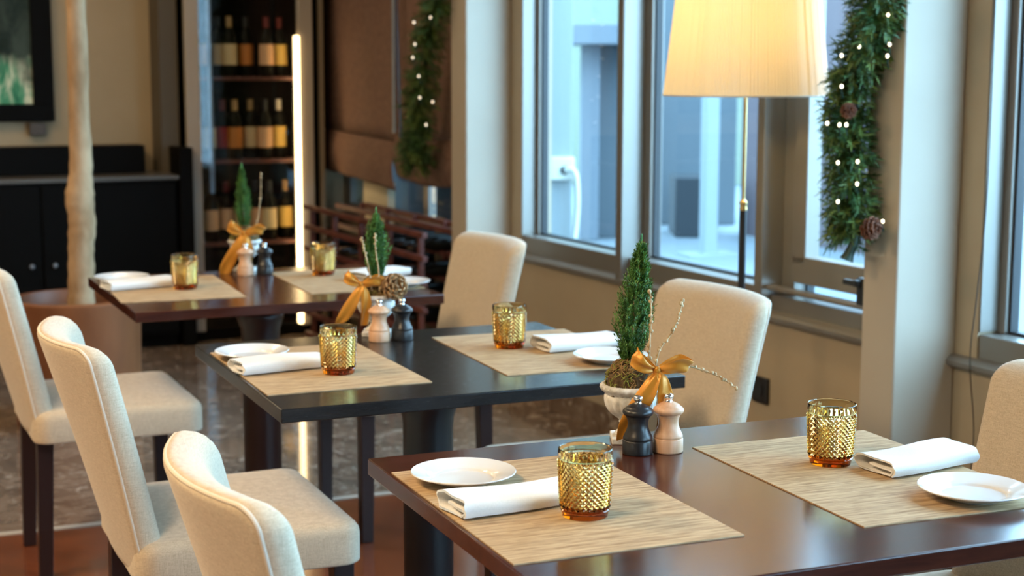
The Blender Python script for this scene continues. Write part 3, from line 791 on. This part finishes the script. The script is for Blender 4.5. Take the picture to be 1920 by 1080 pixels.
# ------------------------------------------------------------------ chairs
def rrect(a, b, rc, n=9):
    pts = []
    for cx, cy, t0 in ((a - rc, b - rc, 0), (-(a - rc), b - rc, PI / 2), (-(a - rc), -(b - rc), PI), (a - rc, -(b - rc), 1.5 * PI)):
        for i in range(n):
            t = t0 + (PI / 2) * i / (n - 1)
            pts.append((cx + rc * math.cos(t), cy + rc * math.sin(t)))
    # fill straight edges with extra points so the shape can bend
    out = []
    m = len(pts)
    for i in range(m):
        p, q = pts[i], pts[(i + 1) % m]
        out.append(p)
        d = math.hypot(q[0] - p[0], q[1] - p[1])
        if (i + 1) % n == 0:
            for s in range(1, 14): out.append((p[0] + (q[0] - p[0]) * s / 14, p[1] + (q[1] - p[1]) * s / 14))
    return out
def pillow(a, b, rc, layers, crown0, crown1):
    """layers: (height, inset); loops of a rounded rectangle, both faces filled by shrinking loops"""
    loops = []
    def lp(ins, f, h):
        return [(x * f, y * f, h) for x, y in rrect(a - ins, b - ins, max(rc - ins * 0.8, 0.006))]
    h0, i0 = layers[0]; h1, i1 = layers[-1]
    for f in (0.03, 0.25, 0.5, 0.75, 0.92): loops.append(lp(i0, f, h0 - crown0 * (1 - f * f)))
    for h, i in layers: loops.append(lp(i, 1.0, h))
    for f in (0.92, 0.75, 0.5, 0.25, 0.03): loops.append(lp(i1, f, h1 + crown1 * (1 - f * f)))
    return loops
def rounded(h0, h1, r0, r1, n=5):
    ls = []
    for i in range(n): t = PI / 2 * i / (n - 1); ls.append((h0 + r0 * (1 - math.cos(t)), r0 * (1 - math.sin(t))))
    for i in range(n): t = PI / 2 * i / (n - 1); ls.append((h1 - r1 * (1 - math.sin(t)), r1 * (1 - math.cos(t))))
    return ls
BZ0, BZ1, BHW = 0.39, 0.860, 0.232
def back_bend(p):
    """p: x through the back (0 rear face), y across, z up -> chair space"""
    t = (p.z - 0.40) / 0.45
    s = p.y / BHW
    rear = -0.232 - 0.082 * t - 0.012 * t * t
    sag = 0.058 * (0.35 + 0.65 * max(0, min(1, t))) * (1 - s * s)
    return Vector((rear - sag + p.x, p.y * (1.0 - 0.05 * (1 - max(0, min(1, t)))), p.z))
def make_chair(label):
    t = thing('dining_chair', label, 'chair', (0, 0, 0), 0, 'cream upholstered dining chairs')
    # seat
    g = G().loft(pillow(0.225, 0.260, 0.045, rounded(0.388, 0.474, 0.006, 0.026), 0.0, 0.010), capa=True, capb=True)
    g.map(lambda p: Vector((p.x - 0.020, p.y * (0.955 + 0.1 * p.x), p.z)))
    seat = g.build('seat', M['fabric'], t, smooth=60)
    # backrest
    zc, hh = (BZ0 + BZ1) / 2, (BZ1 - BZ0) / 2
    loops = pillow(BHW, hh, 0.040, rounded(0.0, 0.062, 0.016, 0.042, 6), 0.0, 0.005)
    g = G().loft([[(h, x, y + zc) for (x, y, h) in l] for l in loops])
    g.map(back_bend)
    back = g.build('backrest', M['fabric'], t, smooth=60)
    # piping round the rear panel
    ol = [(0.006, x, y + zc) for x, y in rrect(BHW - 0.005, hh - 0.005, 0.032)]
    ol.append(ol[0]); pth = [back_bend(Vector(p)) for p in ol]
    G().tube(pth, 0.0034, 8, False).build('piping', M['piping'], back, smooth=180)
    sp = [(x * 1.0 - 0.020, y * (0.955 + 0.1 * x), 0.450) for x, y in rrect(0.2255, 0.2475, 0.045)]
    # legs: square, tapering
    for (x0, x1, y0) in ((-0.212, -0.222, 0.172), (-0.212, -0.222, -0.172), (0.170, 0.172, 0.200), (0.170, 0.172, -0.200)):
        a, b = 0.0215, 0.0175
        g = G()
        g.loft([[(x1 + sx * b, y0 * 0.985 + sy * b, 0.0) for sx, sy in ((-1, -1), (1, -1), (1, 1), (-1, 1))], [(x0 + sx * a, y0 + sy * a, 0.392) for sx, sy in ((-1, -1), (1, -1), (1, 1), (-1, 1))]])
        g.build('leg', M['darkleg'], t, bevel=0.002)
    return t
CH = [(1, 0, 0, 'cream upholstered chair nearest the camera, only its curved back showing'), (2, 0, 0, 'cream upholstered chair left of the black table, second from the camera'),
      (3, 0, 0, 'cream upholstered chair at the left edge, by the round planter'), (1, 1, 0, 'cream upholstered chair cut by the right edge, beside the right pilaster'),
      (2, 1, 0, 'cream upholstered chair in front of the floor lamp, right of the black table'), (3, 1, 0, 'cream upholstered chair before the far pale pilaster')]
ch0 = make_chair(CH[0][3])
for i, (k, side, dr, lab) in enumerate(CH):
    o = ch0 if i == 0 else copy_tree(ch0)
    o.location = TP(k, TL if side else 0.0, -0.360 + (0.022 if (k == 2 and side) else 0), 0); o.rotation_euler = (0, 0, TAB[k][2] + (PI if side else 0) + dr)
    o['label'] = lab

# ------------------------------------------------------------------ floor lamp
lp = W(-0.30, -1.652, 0)
t = thing('floor_lamp', 'floor lamp with pleated cream shade on a brass and black pole', 'lamp', lp, 0)
G().lathe([(0, 0), (0.13, 0), (0.135, 0.006), (0.13, 0.016), (0.03, 0.024), (0.014, 0.032), (0.0115, 0.05)], 48).build('base', M['blackmetal'], t, smooth=40)
G().lathe([(0.0, 0.03), (0.0108, 0.03), (0.0108, 0.972), (0, 0.972)], 24).build('lower_pole', M['blackmetal'], t, smooth=40)
G().lathe([(0, 0.970), (0.0112, 0.970), (0.0118, 0.976), (0.0100, 0.982), (0.0125, 0.988), (0.0125, 0.994), (0.0070, 1.000), (0.0052, 1.004), (0, 1.004)], 24).build('joint', M['brass'], t, smooth=40)
G().lathe([(0, 1.0), (0.0050, 1.0), (0.0050, 1.50), (0, 1.50)], 16).build('upper_pole', M['brass'], t, smooth=40)
def shade_mat():
    m = bpy.data.materials.new('pleated_shade'); m.use_nodes = True; tr = m.node_tree; k = N(m)
    tr.nodes.remove(k.b)
    o = [x for x in tr.nodes if x.type == 'OUTPUT_MATERIAL'][0]
    d = tr.nodes.new('ShaderNodeBsdfDiffuse'); s = tr.nodes.new('ShaderNodeBsdfTranslucent'); mx = tr.nodes.new('ShaderNodeMixShader')
    d.inputs[0].default_value = (0.84, 0.80, 0.70, 1); s.inputs[0].default_value = (0.84, 0.66, 0.34, 1); mx.inputs[0].default_value = 0.27
    tr.links.new(d.outputs[0], mx.inputs[1]); tr.links.new(s.outputs[0], mx.inputs[2]); tr.links.new(mx.outputs[0], o.inputs['Surface'])
    return m
NPL = 150
rsl = random.Random(3); jit = [rsl.uniform(0.3, 1.3) for _ in range(NPL)]
prof = [(0.237, 1.300), (0.236, 1.304), (0.2215, 1.43), (0.206, 1.57), (0.188, 1.73), (0.187, 1.735)]
def pleat(r, z, a):
    x = a / (2 * PI) * NPL; i = int(x) % NPL; f = x - int(x)
    return r + 0.0028 * jit[i] * (abs(2 * f - 1) - 0.5)
G().lathe(prof, NPL * 4, pleat).build('lamp_shade', shade_mat(), t, smooth=50)
sh = [o for o in t.children if o.name.startswith('lamp_shade')][0]
_b = sh.data                     # leave top and bottom open
import bmesh
bm = bmesh.new(); bm.from_mesh(_b)
for f in [f for f in bm.faces if len(f.verts) > 8]: bm.faces.remove(f)
bm.to_mesh(_b); bm.free()
for zz, rq in ((1.302, 0.2365), (1.733, 0.1875)):
    G().tube([(rq * math.cos(a * PI / 36), rq * math.sin(a * PI / 36), zz) for a in range(73)], 0.0028, 6, False).build('shade_rim', mat('shade_trim', (0.82, 0.78, 0.68), 0.8), t, smooth=180)
G().tube([(-0.187, 0, 1.70), (0.187, 0, 1.70)], 0.002, 6).tube([(0, -0.187, 1.70), (0, 0.187, 1.70)], 0.002, 6).tube([(0, 0, 1.5), (0, 0, 1.70)], 0.003, 6).build('shade_carrier', M['brass'], t)
G().lathe([(0, 1.49), (0.014, 1.49), (0.014, 1.52), (0, 1.52)], 16).build('bulb_holder', M['brass'], t, smooth=40)
G().ball((0, 0, 1.54), 0.022, 16).build('light_bulb', emit('warm_bulb', (1.0, 0.66, 0.28), 6), t, smooth=180)
pl = bpy.data.lights.new('lamp_bulb_light', 'POINT'); pl.energy = 9.5; pl.color = (1.0, 0.68, 0.30); pl.shadow_soft_size = 0.035
po = bpy.data.objects.new('lamp_bulb_light', pl); COL.objects.link(po); po.location = lp + Vector((0, 0, 1.50))

# ------------------------------------------------------------------ garlands
def make_garland(label, path, rad, seed, nspray, bulbs, cones, tail=None, bm_='bulb'):
    rs = random.Random(seed)
    t = thing('fir_garland', label, 'garland', path[0], 0, 'lit fir garlands')
    o0 = Vector(path[0]); cen = [p - o0 for p in spline(path, 10)]
    G().tube(cen, 0.006, 6).build('core_wire', M['wire'], t, smooth=180)
    for name, share, mt in (('fir_sprays', 0.72, M['fir']), ('pale_sprays', 0.28, M['firlight'])):
        vs, fs = [], []
        for i in range(int(nspray * share)):
            x = rs.random() * (len(cen) - 1.001); j = int(x); p = cen[j].lerp(cen[j + 1], x - j)
            ax = (cen[j + 1] - cen[j]).normalized()
            s1 = ax.orthogonal().normalized(); s1.rotate(Matrix.Rotation(rs.uniform(0, 6.28), 3, ax))
            d = (s1 * rs.uniform(0.7, 1.0) + ax * rs.uniform(-0.15, 0.75)).normalized()
            L_ = rad * rs.uniform(0.75, 1.15)
            for kx in range(16):
                u = kx / 16; q = p + d * L_ * u
                sd = d.orthogonal().normalized(); sd.rotate(Matrix.Rotation(kx * 2.4 + rs.random(), 3, d))
                nd = (d * 0.75 + sd * 0.7).normalized(); wv = nd.cross(d).normalized()
                needle_quad(vs, fs, q, nd, wv, rad * rs.uniform(0.30, 0.46), 0.0021)
        g = G(); g.add(vs, fs); g.build(name, mt, t)
    for b in bulbs:
        p = Vector(b) - o0
        bo = G().ball(p, 0.0044, 8, (1, 1, 1.25))  .build('fairy_bulb', M[bm_], t, smooth=180)
        G().tube([p + Vector((0, 0, -0.005)), p + Vector((0.004, 0.012, -0.022)), p + Vector((0.01, 0.03, -0.03))], 0.0022, 5).build('bulb_socket', M['wire'], bo)
    for (c, r, up) in cones:
        g = G(); cone_mesh(g, Vector(c) - o0, r, up, 40); g.build('pine_cone', M['cone'], t)
    if tail:
        G().tube([Vector(q) - o0 for q in tail], [0.012, 0.013, 0.014, 0.020], 8).build('hanging_end', M['wire'], t, smooth=60)
    return t
def A(a, v, z): return W(a, v, z)
gp = [A(-0.27, -2.185, 1.75), A(-0.27, -2.178, 1.553), A(-0.27, -2.160, 1.47), A(-0.27, -2.110, 1.376), A(-0.27, -2.075, 1.278), A(-0.27, -2.088, 1.194), A(-0.27, -2.102, 1.096), A(-0.27, -2.106, 1.011), A(-0.27, -2.106, 0.94)]
near_b = [(1665, 28), (1611, 87), (1578, 104), (1668, 83), (1664, 105), (1578, 162), (1574, 234), (1587, 234), (1551, 231), (1571, 305), (1608, 303), (1607, 345), (1571, 378), (1655, 415)]
def gb(x, y, dep):        # bulb on the garland's front, seen from the entrance side
    rx, uy = (x - 960) / F_PX, (540 - y) / F_PX
    d = _right * rx + _up * uy + _fwd
    return Vector((0, 0, CAM_H)) + d * (dep / d.y)
make_garland('lit fir garland with brown cones hanging by the right pilaster', gp, 0.074, 5, 760, [gb(x, y, 4.06) for x, y in near_b],
             [(gb(1630, 427, 4.05), 0.030, (0.6, -0.7, -0.2)), (gb(1590, 208, 4.08), 0.020, (0.2, -0.9, 0.1))], [gb(1603, 440, 4.12), gb(1599, 462, 4.12), gb(1592, 476, 4.12), gb(1587, 488, 4.12)])
gp = [A(-0.25, 0.69, 1.85), A(-0.25, 0.70, 1.662), A(-0.25, 0.786, 1.531), A(-0.25, 0.85, 1.373), A(-0.25, 0.905, 1.235), A(-0.25, 0.94, 1.119), A(-0.25, 0.93, 1.003), A(-0.25, 0.96, 0.985)]
far_b = [(807, 33), (776, 42), (778, 83), (774, 108), (785, 143), (811, 191), (787, 183), (799, 234)]
make_garland('lit fir garland hanging in front of the brown blinds', gp, 0.085, 6, 520, [gb(x, y, 6.62) for x, y in far_b], [], None, 'bulbfar')

# ------------------------------------------------------------------ blind bay beyond the far pilaster
w6 = wthing('window_6')
G().box(0.02, 0.06, 0.655, 2.6, 0.60, 0.66, wfr).box(0.02, 0.06, 1.44, 1.50, 0.66, 2.5, wfr).box(0.02, 0.06, 0.655, 0.70, 0.66, 2.5, wfr).box(0.02, 0.06, 2.52, 2.6, 0.66, 2.5, wfr).build('window_frame', M['frame'], w6)
G().box(0.03, 0.035, 0.70, 2.52, 0.66, 2.5, wfr).build('pane', M['pane'], w6)
struct(G().box(-0.030, 0.14, 0.655, 2.6, 0, 0.60, wfr).build('wall_bay', M['darktrim']))
struct(G().box(0.26, 0.30, 0.95, 3.4, 0.0, 3.0, wfr).box(0.06, 0.30, 0.95, 3.4, 2.9, 3.0, wfr).build('wall_sky_block', mat('dark_sky_block', (0.05, 0.055, 0.06), 0.7)))  # added dark backing and cover that keep sky light out behind the blinds
def make_blind(label, v0, v1, zl, zr, fold_l, fold_r, sag):
    t = thing('roman_blind', label, 'blind', W(-0.1, (v0 + v1) / 2, 2.5), 0, 'brown roman blinds')
    def surf(zf, a0, amp):
        nv, nz = 26, 14; vs, fs = [], []
        for i in range(nv + 1):
            s = i / nv; v = v0 + (v1 - v0) * s
            z_lo, z_hi = zf(s)
            for j in range(nz + 1):
                q = j / nz
                a = a0 - amp * math.sin(PI * min(1, (1 - q) * 1.0)) * (1 if amp else 0) - 0.006 * math.sin(s * 23 + q * 4) * (1 - q)
                vs.append(W(a, v, z_lo + (z_hi - z_lo) * q) - t.location)
        for i in range(nv):
            for j in range(nz):
                b = i * (nz + 1) + j; fs.append((b, b + nz + 1, b + nz + 2, b + 1))
        g = G(); g.add(vs, fs); return g
    lo = lambda s: zl + (zr - zl) * s - sag * math.sin(PI * s)
    fo = lambda s: fold_l + (fold_r - fold_l) * s - sag * math.sin(PI * s)
    surf(lambda s: (fo(s), 2.5), -0.10, 0.012).build('panel', M['blind'], t, smooth=180, solid=0.003)
    surf(lambda s: (lo(s), fo(s) + 0.03), -0.122, 0.020).build('folded_hem', M['blind'], t, smooth=180, solid=0.003)
    return t
# near end first (v0) to far end (v1)
make_blind('brown cloth blind left of the steel rod, its hem sagging to the right', 1.497, 2.597, 0.80, 0.85, 1.00, 1.035, 0.0)
make_blind('brown cloth blind behind the far garland, next to the pale pilaster', 0.66, 1.493, 0.885, 0.87, 1.07, 1.03, 0.03)
tag(G().tube([W(-0.17, 1.392, 2.5), W(-0.17, 1.392, 1.10), W(-0.17, 1.392, 1.08)], [0.010, 0.010, 0.014], 10).build('blind_rod', M['steelblue'], smooth=50), 'grey steel rod hanging between the two brown blinds', 'rod')
# wine rack
t = thing('wine_rack', 'low dark red wooden wine rack under the brown blinds', 'wine rack', W(-0.33, 1.45, 0), TH)
for z in (0.02, 0.13, 0.24, 0.35, 0.46, 0.57, 0.67):
    for x in (-0.04, 0.13, 0.27):
        G().box(x, x + 0.024, -0.86, 0.70, z, z + 0.024).build('rail', M['rackwood'], t, bevel=0.003)
for y in (-0.78, -0.42, -0.06, 0.30, 0.64):
    for x in (-0.02, 0.25):
        G().box(x, x + 0.024, y, y + 0.024, 0, 0.69).build('upright', M['rackwood'], t, bevel=0.003)
rack_cells = []
for zi, z in enumerate((0.266, 0.376, 0.486, 0.596)):
    for q in range(12):
        y = -0.72 + q * 0.112
        if any(abs(y - (yy + 0.011)) < 0.045 for yy in (-0.78, -0.42, -0.06, 0.30, 0.64)): continue
        if (q * 7 + zi * 5) % 4 == 0 or (zi == 3 and q > 7): continue
        rack_cells.append((y, z + 0.0261))
rb = None
capm = [mat('red_foil', (0.16, 0.02, 0.02), 0.4), mat('black_foil', (0.02, 0.02, 0.022), 0.35), mat('gold_foil', (0.42, 0.27, 0.12), 0.4)]
VBOT = [(0, 0), (0.034, 0), (0.0370, 0.004), (0.0375, 0.19), (0.036, 0.205), (0.026, 0.228), (0.0155, 0.245), (0.0142, 0.255), (0.0140, 0.30), (0, 0.30)]
for i, (y, z) in enumerate(rack_cells):
    row = ['lowest', 'second', 'third', 'topmost'][min(3, int((z - 0.24) / 0.11))]
    if rb is None:
        rb = G().lathe(VBOT, 20).map(lambda p: Vector((0.26 - p.z * 0.95, p.x * 0.7, p.y * 0.7))).build('wine_bottle', M['bottle'], smooth=40)
        G().lathe([(0.0145, 0.235), (0.0152, 0.236), (0.0150, 0.303), (0, 0.303)], 16).map(lambda p: Vector((0.26 - p.z * 0.95, p.x * 0.7, p.y * 0.7))).build('foil', capm[1], rb, smooth=40)
        o = rb
    else: o = copy_tree(rb)
    o.location = W(-0.33, 1.45, 0) + UW * 0.0 + VW * y + Vector((0, 0, z + 0.001)); o.rotation_euler = (0, 0, TH)
    tag(o, 'dark wine bottle lying on the %s bottle shelf of the low rack' % row, 'bottle', 'wine bottles on the %s shelf of the rack' % row)
tag(G().box(-0.026, 0.018, 1.86, 2.20, 0.6005, 0.81, wfr).build('reflection_block', mat('cream_reflection', (0.72, 0.66, 0.48), 0.8), bevel=0.004), 'cream block standing in for a light reflection below the left blind', 'box')  # pale block added in place of a light reflection in the glass

# ------------------------------------------------------------------ far wall: wine cabinet
B = 2.60
t = thing('wine_cabinet', 'tall glass wine cabinet with taupe posts and a lit edge', 'wine cabinet', W(-0.57, 2.45, 0), 0)
CF = 2.30      # front face; the cabinet stands before the far wall
def part(name, m, *bx, **kw):
    g = G()
    for b_ in bx: g.box(*b_, wfr)
    g.map(lambda p: p - t.location)
    return g.build(name, m, t, bevel=kw.get('bevel', 0.003))
part('back_panel', M['blackcab'], (-0.86, -0.22, B - 0.03, B - 0.005, 0.0, 2.6))
part('plinth', M['blackcab'], (-0.913, -0.215, CF + 0.01, B - 0.005, 0.0, 0.06))
part('top', M['blackcab'], (-0.913, -0.215, CF + 0.01, B - 0.005, 2.55, 2.6))
part('side_panel', M['blackcab'], (-0.90, -0.86, CF + 0.04, B - 0.005, 0.06, 2.55)); part('side_panel', M['blackcab'], (-0.235, -0.215, CF + 0.04, B - 0.005, 0.06, 2.55))
part('post', M['taupe'], (-0.914, -0.845, CF, CF + 0.04, 0.05, 2.6)); part('post', M['taupe'], (-0.330, -0.255, CF, CF + 0.04, 0.05, 2.6))
part('reflection_bar', M['steelblue'], (-0.800, -0.775, CF + 0.02, CF + 0.03, 0.75, 1.72))  # blue bar stands in for the vertical reflection in the glass door
SHZ = (0.475, 0.895, 1.315, 1.74)
for z in SHZ: part('shelf', M['rackwood'], (-0.855, -0.24, CF + 0.06, B - 0.03, z, z + 0.018))
part('light_strip', M['led'], (-0.352, -0.330, CF - 0.012, CF + 0.012, 0.06, 1.54))
part('status_light', M['redled'], (-0.40, -0.385, CF - 0.004, CF + 0.012, 0.195, 0.210))
# bottles standing in it
def make_bottle(lab_m, cap_m):
    o = G().lathe(VBOT, 24).build('wine_bottle', M['bottle'], smooth=40)
    G().lathe([(0.0379, 0.06), (0.0380, 0.06), (0.0380, 0.165), (0.0379, 0.165)], 24).build('label', lab_m, o, smooth=40)
    G().lathe([(0.0147, 0.235), (0.0152, 0.236), (0.0150, 0.304), (0, 0.304)], 16).build('foil', cap_m, o, smooth=40)
    return o
gfo, wfo, rfo, bfo = capm[2], M['lab_white'], capm[0], capm[1]
ROWS = {1.315 + 0.018: [(393, 'peach', bfo, 'peach'), (418, 'cream', bfo, 'cream'), (440, 'cream', gfo, 'cream and black'), (470, 'orange', bfo, 'orange'), (508, 'peach', rfo, 'brown'), (532, 'gold', rfo, 'yellow')],
        0.895 + 0.018: [(398, 'white', bfo, 'shadowed white'), (424, 'red', rfo, 'red'), (447, 'orange', gfo, 'dark orange'), (476, 'cream', gfo, 'cream'), (503, 'peach', bfo, 'peach'), (528, 'gold', wfo, 'yellow')],
        0.475 + 0.018: [(400, 'peach', bfo, 'peach'), (428, 'peach', rfo, 'peach'), (457, 'cream', gfo, 'cream'), (484, 'peach', bfo, 'peach'), (508, 'cream', bfo, 'cream'), (538, 'gold', gfo, 'yellow')]}
rn = {0: 'top', 1: 'middle', 2: 'bottom'}
for ri, (z, lst) in enumerate(ROWS.items()):
    for bi, (px_, lm, cm, word) in enumerate(lst):
        d = _right * ((px_ - 960) / F_PX) + _fwd + _up * 0
        d = Vector((d.x, d.y, 0)); vv = 2.425 + 0.05 * (bi % 2)
        tt = (VW.dot(P0) + vv) / VW.dot(d); p = d * tt
        o = make_bottle(M['lab_' + lm], cm); o.location = (p.x, p.y, z); o.rotation_euler = (0, 0, 0.2 * bi)
        pos = ['leftmost', 'second from left', 'third from left', 'third from right', 'second from right', 'rightmost'][bi]
        tag(o, 'wine bottle with %s label, %s on the %s lit cabinet shelf' % (word, pos, rn[ri]), 'bottle', 'wine bottles on the %s cabinet shelf' % rn[ri])
# interior glow of the cabinet comes from the strip; door pane
part('glass_door', M['pane'], (-0.845, -0.335, CF + 0.012, CF + 0.016, 0.06, 2.55), bevel=None)
# brown return beside the cabinet and the corner trim
struct(G().box(-1.02, -0.93, 2.40, 2.60, 0, 2.9, wfr).build('trim_7', M['darktrim']))
struct(G().box(-0.213, -0.195, 2.31, 2.60, 0, 2.9, wfr).build('trim_8', mat('brown_corner', (0.24, 0.19, 0.125), 0.6)))
tag(G().box(-0.985, -0.916, 2.20, 2.40, 0, 0.99, wfr).build('side_cupboard', M['blackcab'], bevel=0.004), 'narrow black cupboard between sideboard and wine cabinet', 'cupboard')

# sideboard with black rail, picture
t = thing('sideboard', 'long black sideboard against the far tan wall', 'sideboard', W(-2.3, 2.4, 0), 0)
part('carcass', M['blackcab'], (-3.6, -1.0, 2.21, 2.58, 0.06, 0.835)); part('top', mat('dark_grey_edge', (0.10, 0.095, 0.085), 0.3), (-3.62, -0.99, 2.19, 2.595, 0.835, 0.855))
part('plinth', M['blackcab'], (-3.6, -1.0, 2.25, 2.58, 0, 0.06))
for i in range(4):
    d_ = part('door', M['blackcab'], (-3.59 + i * 0.6475, -3.59 + i * 0.6475 + 0.64, 2.195, 2.21, 0.08, 0.82))
    hx = -3.59 + i * 0.6475 + (0.59 if i % 2 == 0 else 0.05)
    G().ball(W(hx, 2.185, 0.44) - t.location, 0.013, 10).build('knob', M['steelblue'], d_, smooth=180)
tag(G().box(-3.2, -1.10, 2.42, 2.56, 0.855, 0.995, wfr).build('black_box', M['blackcab'], bevel=0.005), 'long low black box lying on the sideboard under the painting', 'box')
def painting():
    m = mat('painting', (0.1, 0.1, 0.1), 0.7, Specular_IOR_Level=0.1); k = N(m)
    c = k.n('ShaderNodeTexCoord'); sx = k.n('ShaderNodeSeparateXYZ'); k.l(c.outputs['Object'], sx.inputs[0])
    f = k.noise(k.coord((5, 5, 2.2)), 1.6, 5, 0.6, 1.2); f2 = k.noise(k.coord((9, 9, 3)), 1.4, 4, 0.6, 0.8)
    dark = k.ramp(f, [(0.35, (0.010, 0.020, 0.018)), (0.7, (0.06, 0.085, 0.07))])
    grn = k.ramp(f2, [(0.34, (0.02, 0.14, 0.08)), (0.48, (0.09, 0.34, 0.19)), (0.60, (0.75, 0.78, 0.58)), (0.75, (0.16, 0.40, 0.23))])
    mr = k.n('ShaderNodeMapRange'); mr.inputs['From Min'].default_value = 1.72; mr.inputs['From Max'].default_value = 1.58
    ad = k.n('ShaderNodeMath'); ad.operation = 'MULTIPLY_ADD'; ad.inputs[1].default_value = 0.55
    k.l(k.noise(k.coord((6, 6, 3)), 1.3, 4), ad.inputs[0]); k.l(sx.outputs['Z'], ad.inputs[2]); k.l(ad.outputs[0], mr.inputs['Value'])
    k.base(k.mix(mr.outputs[0], dark, grn)); return m
t = thing('framed_painting', 'green and dark abstract painting in a wide black frame', 'painting', W(-2.25, 2.575, 0), 0)
part('canvas', painting(), (-2.9, -1.60, 2.565, 2.575, 1.19, 2.2))
part('frame', M['blackcab'], (-3.0, -1.51, 2.55, 2.60, 1.115, 1.20), (-1.61, -1.51, 2.55, 2.60, 1.20, 2.3), (-3.0, -2.9, 2.55, 2.60, 1.20, 2.3), (-2.9, -1.61, 2.55, 2.60, 2.2, 2.3))
tag(G().box(-1.632, -1.552, 2.56, 2.60, 1.045, 1.108, wfr).build('wall_switch', mat('bronze_switch', (0.07, 0.055, 0.04), 0.5), bevel=0.004), 'small dark switch plate on the tan wall under the painting', 'switch')

# tree trunk in a round planter
t = thing('round_planter', 'round red brown wooden planter holding the bare trunk', 'planter', (-1.698, 6.03, 0), 0)
G().lathe([(0, 0.0), (0.232, 0.0), (0.236, 0.004), (0.247, 0.47), (0.249, 0.476), (0.249, 0.490), (0.244, 0.494), (0.222, 0.494), (0.219, 0.488), (0.216, 0.43), (0, 0.43)], 72).build('tub', M['planterwood'], t, smooth=40)
G().lathe([(0, 0.430), (0.2155, 0.430), (0.2155, 0.436), (0.15, 0.445), (0, 0.448)], 40).build('soil', M['soil'], t, smooth=60)
tr = [(0.02, 0.43, 0.056), (0.023, 0.50, 0.051), (0.026, 0.60, 0.049), (0.030, 0.70, 0.050), (0.036, 0.78, 0.051), (0.030, 0.868, 0.055), (0.036, 0.94, 0.048), (0.040, 1.03, 0.042), (0.040, 1.2, 0.039), (0.042, 1.4, 0.038), (0.043, 1.62, 0.037), (0.045, 2.0, 0.036), (0.045, 2.85, 0.034)]
g = G(); cen = spline([(x, rr(-0.006, 0.006), z - 0.0) for x, z, r in tr], 5); rad = []
for i in range(len(cen)):
    x = i / 5; j = min(int(x), len(tr) - 2); f = x - j; rad.append((tr[j][2] * (1 - f) + tr[j + 1][2] * f) * (1 + 0.035 * math.sin(i * 1.9) + 0.03 * math.sin(i * 0.71 + 1)))
g.tube(cen, rad, 20)
o = g.build('tree_trunk', M['bark'], None, smooth=180); o.location = (-1.698, 6.03, 0)
tag(o, 'bare pale tree trunk rising from the round planter', 'tree trunk')
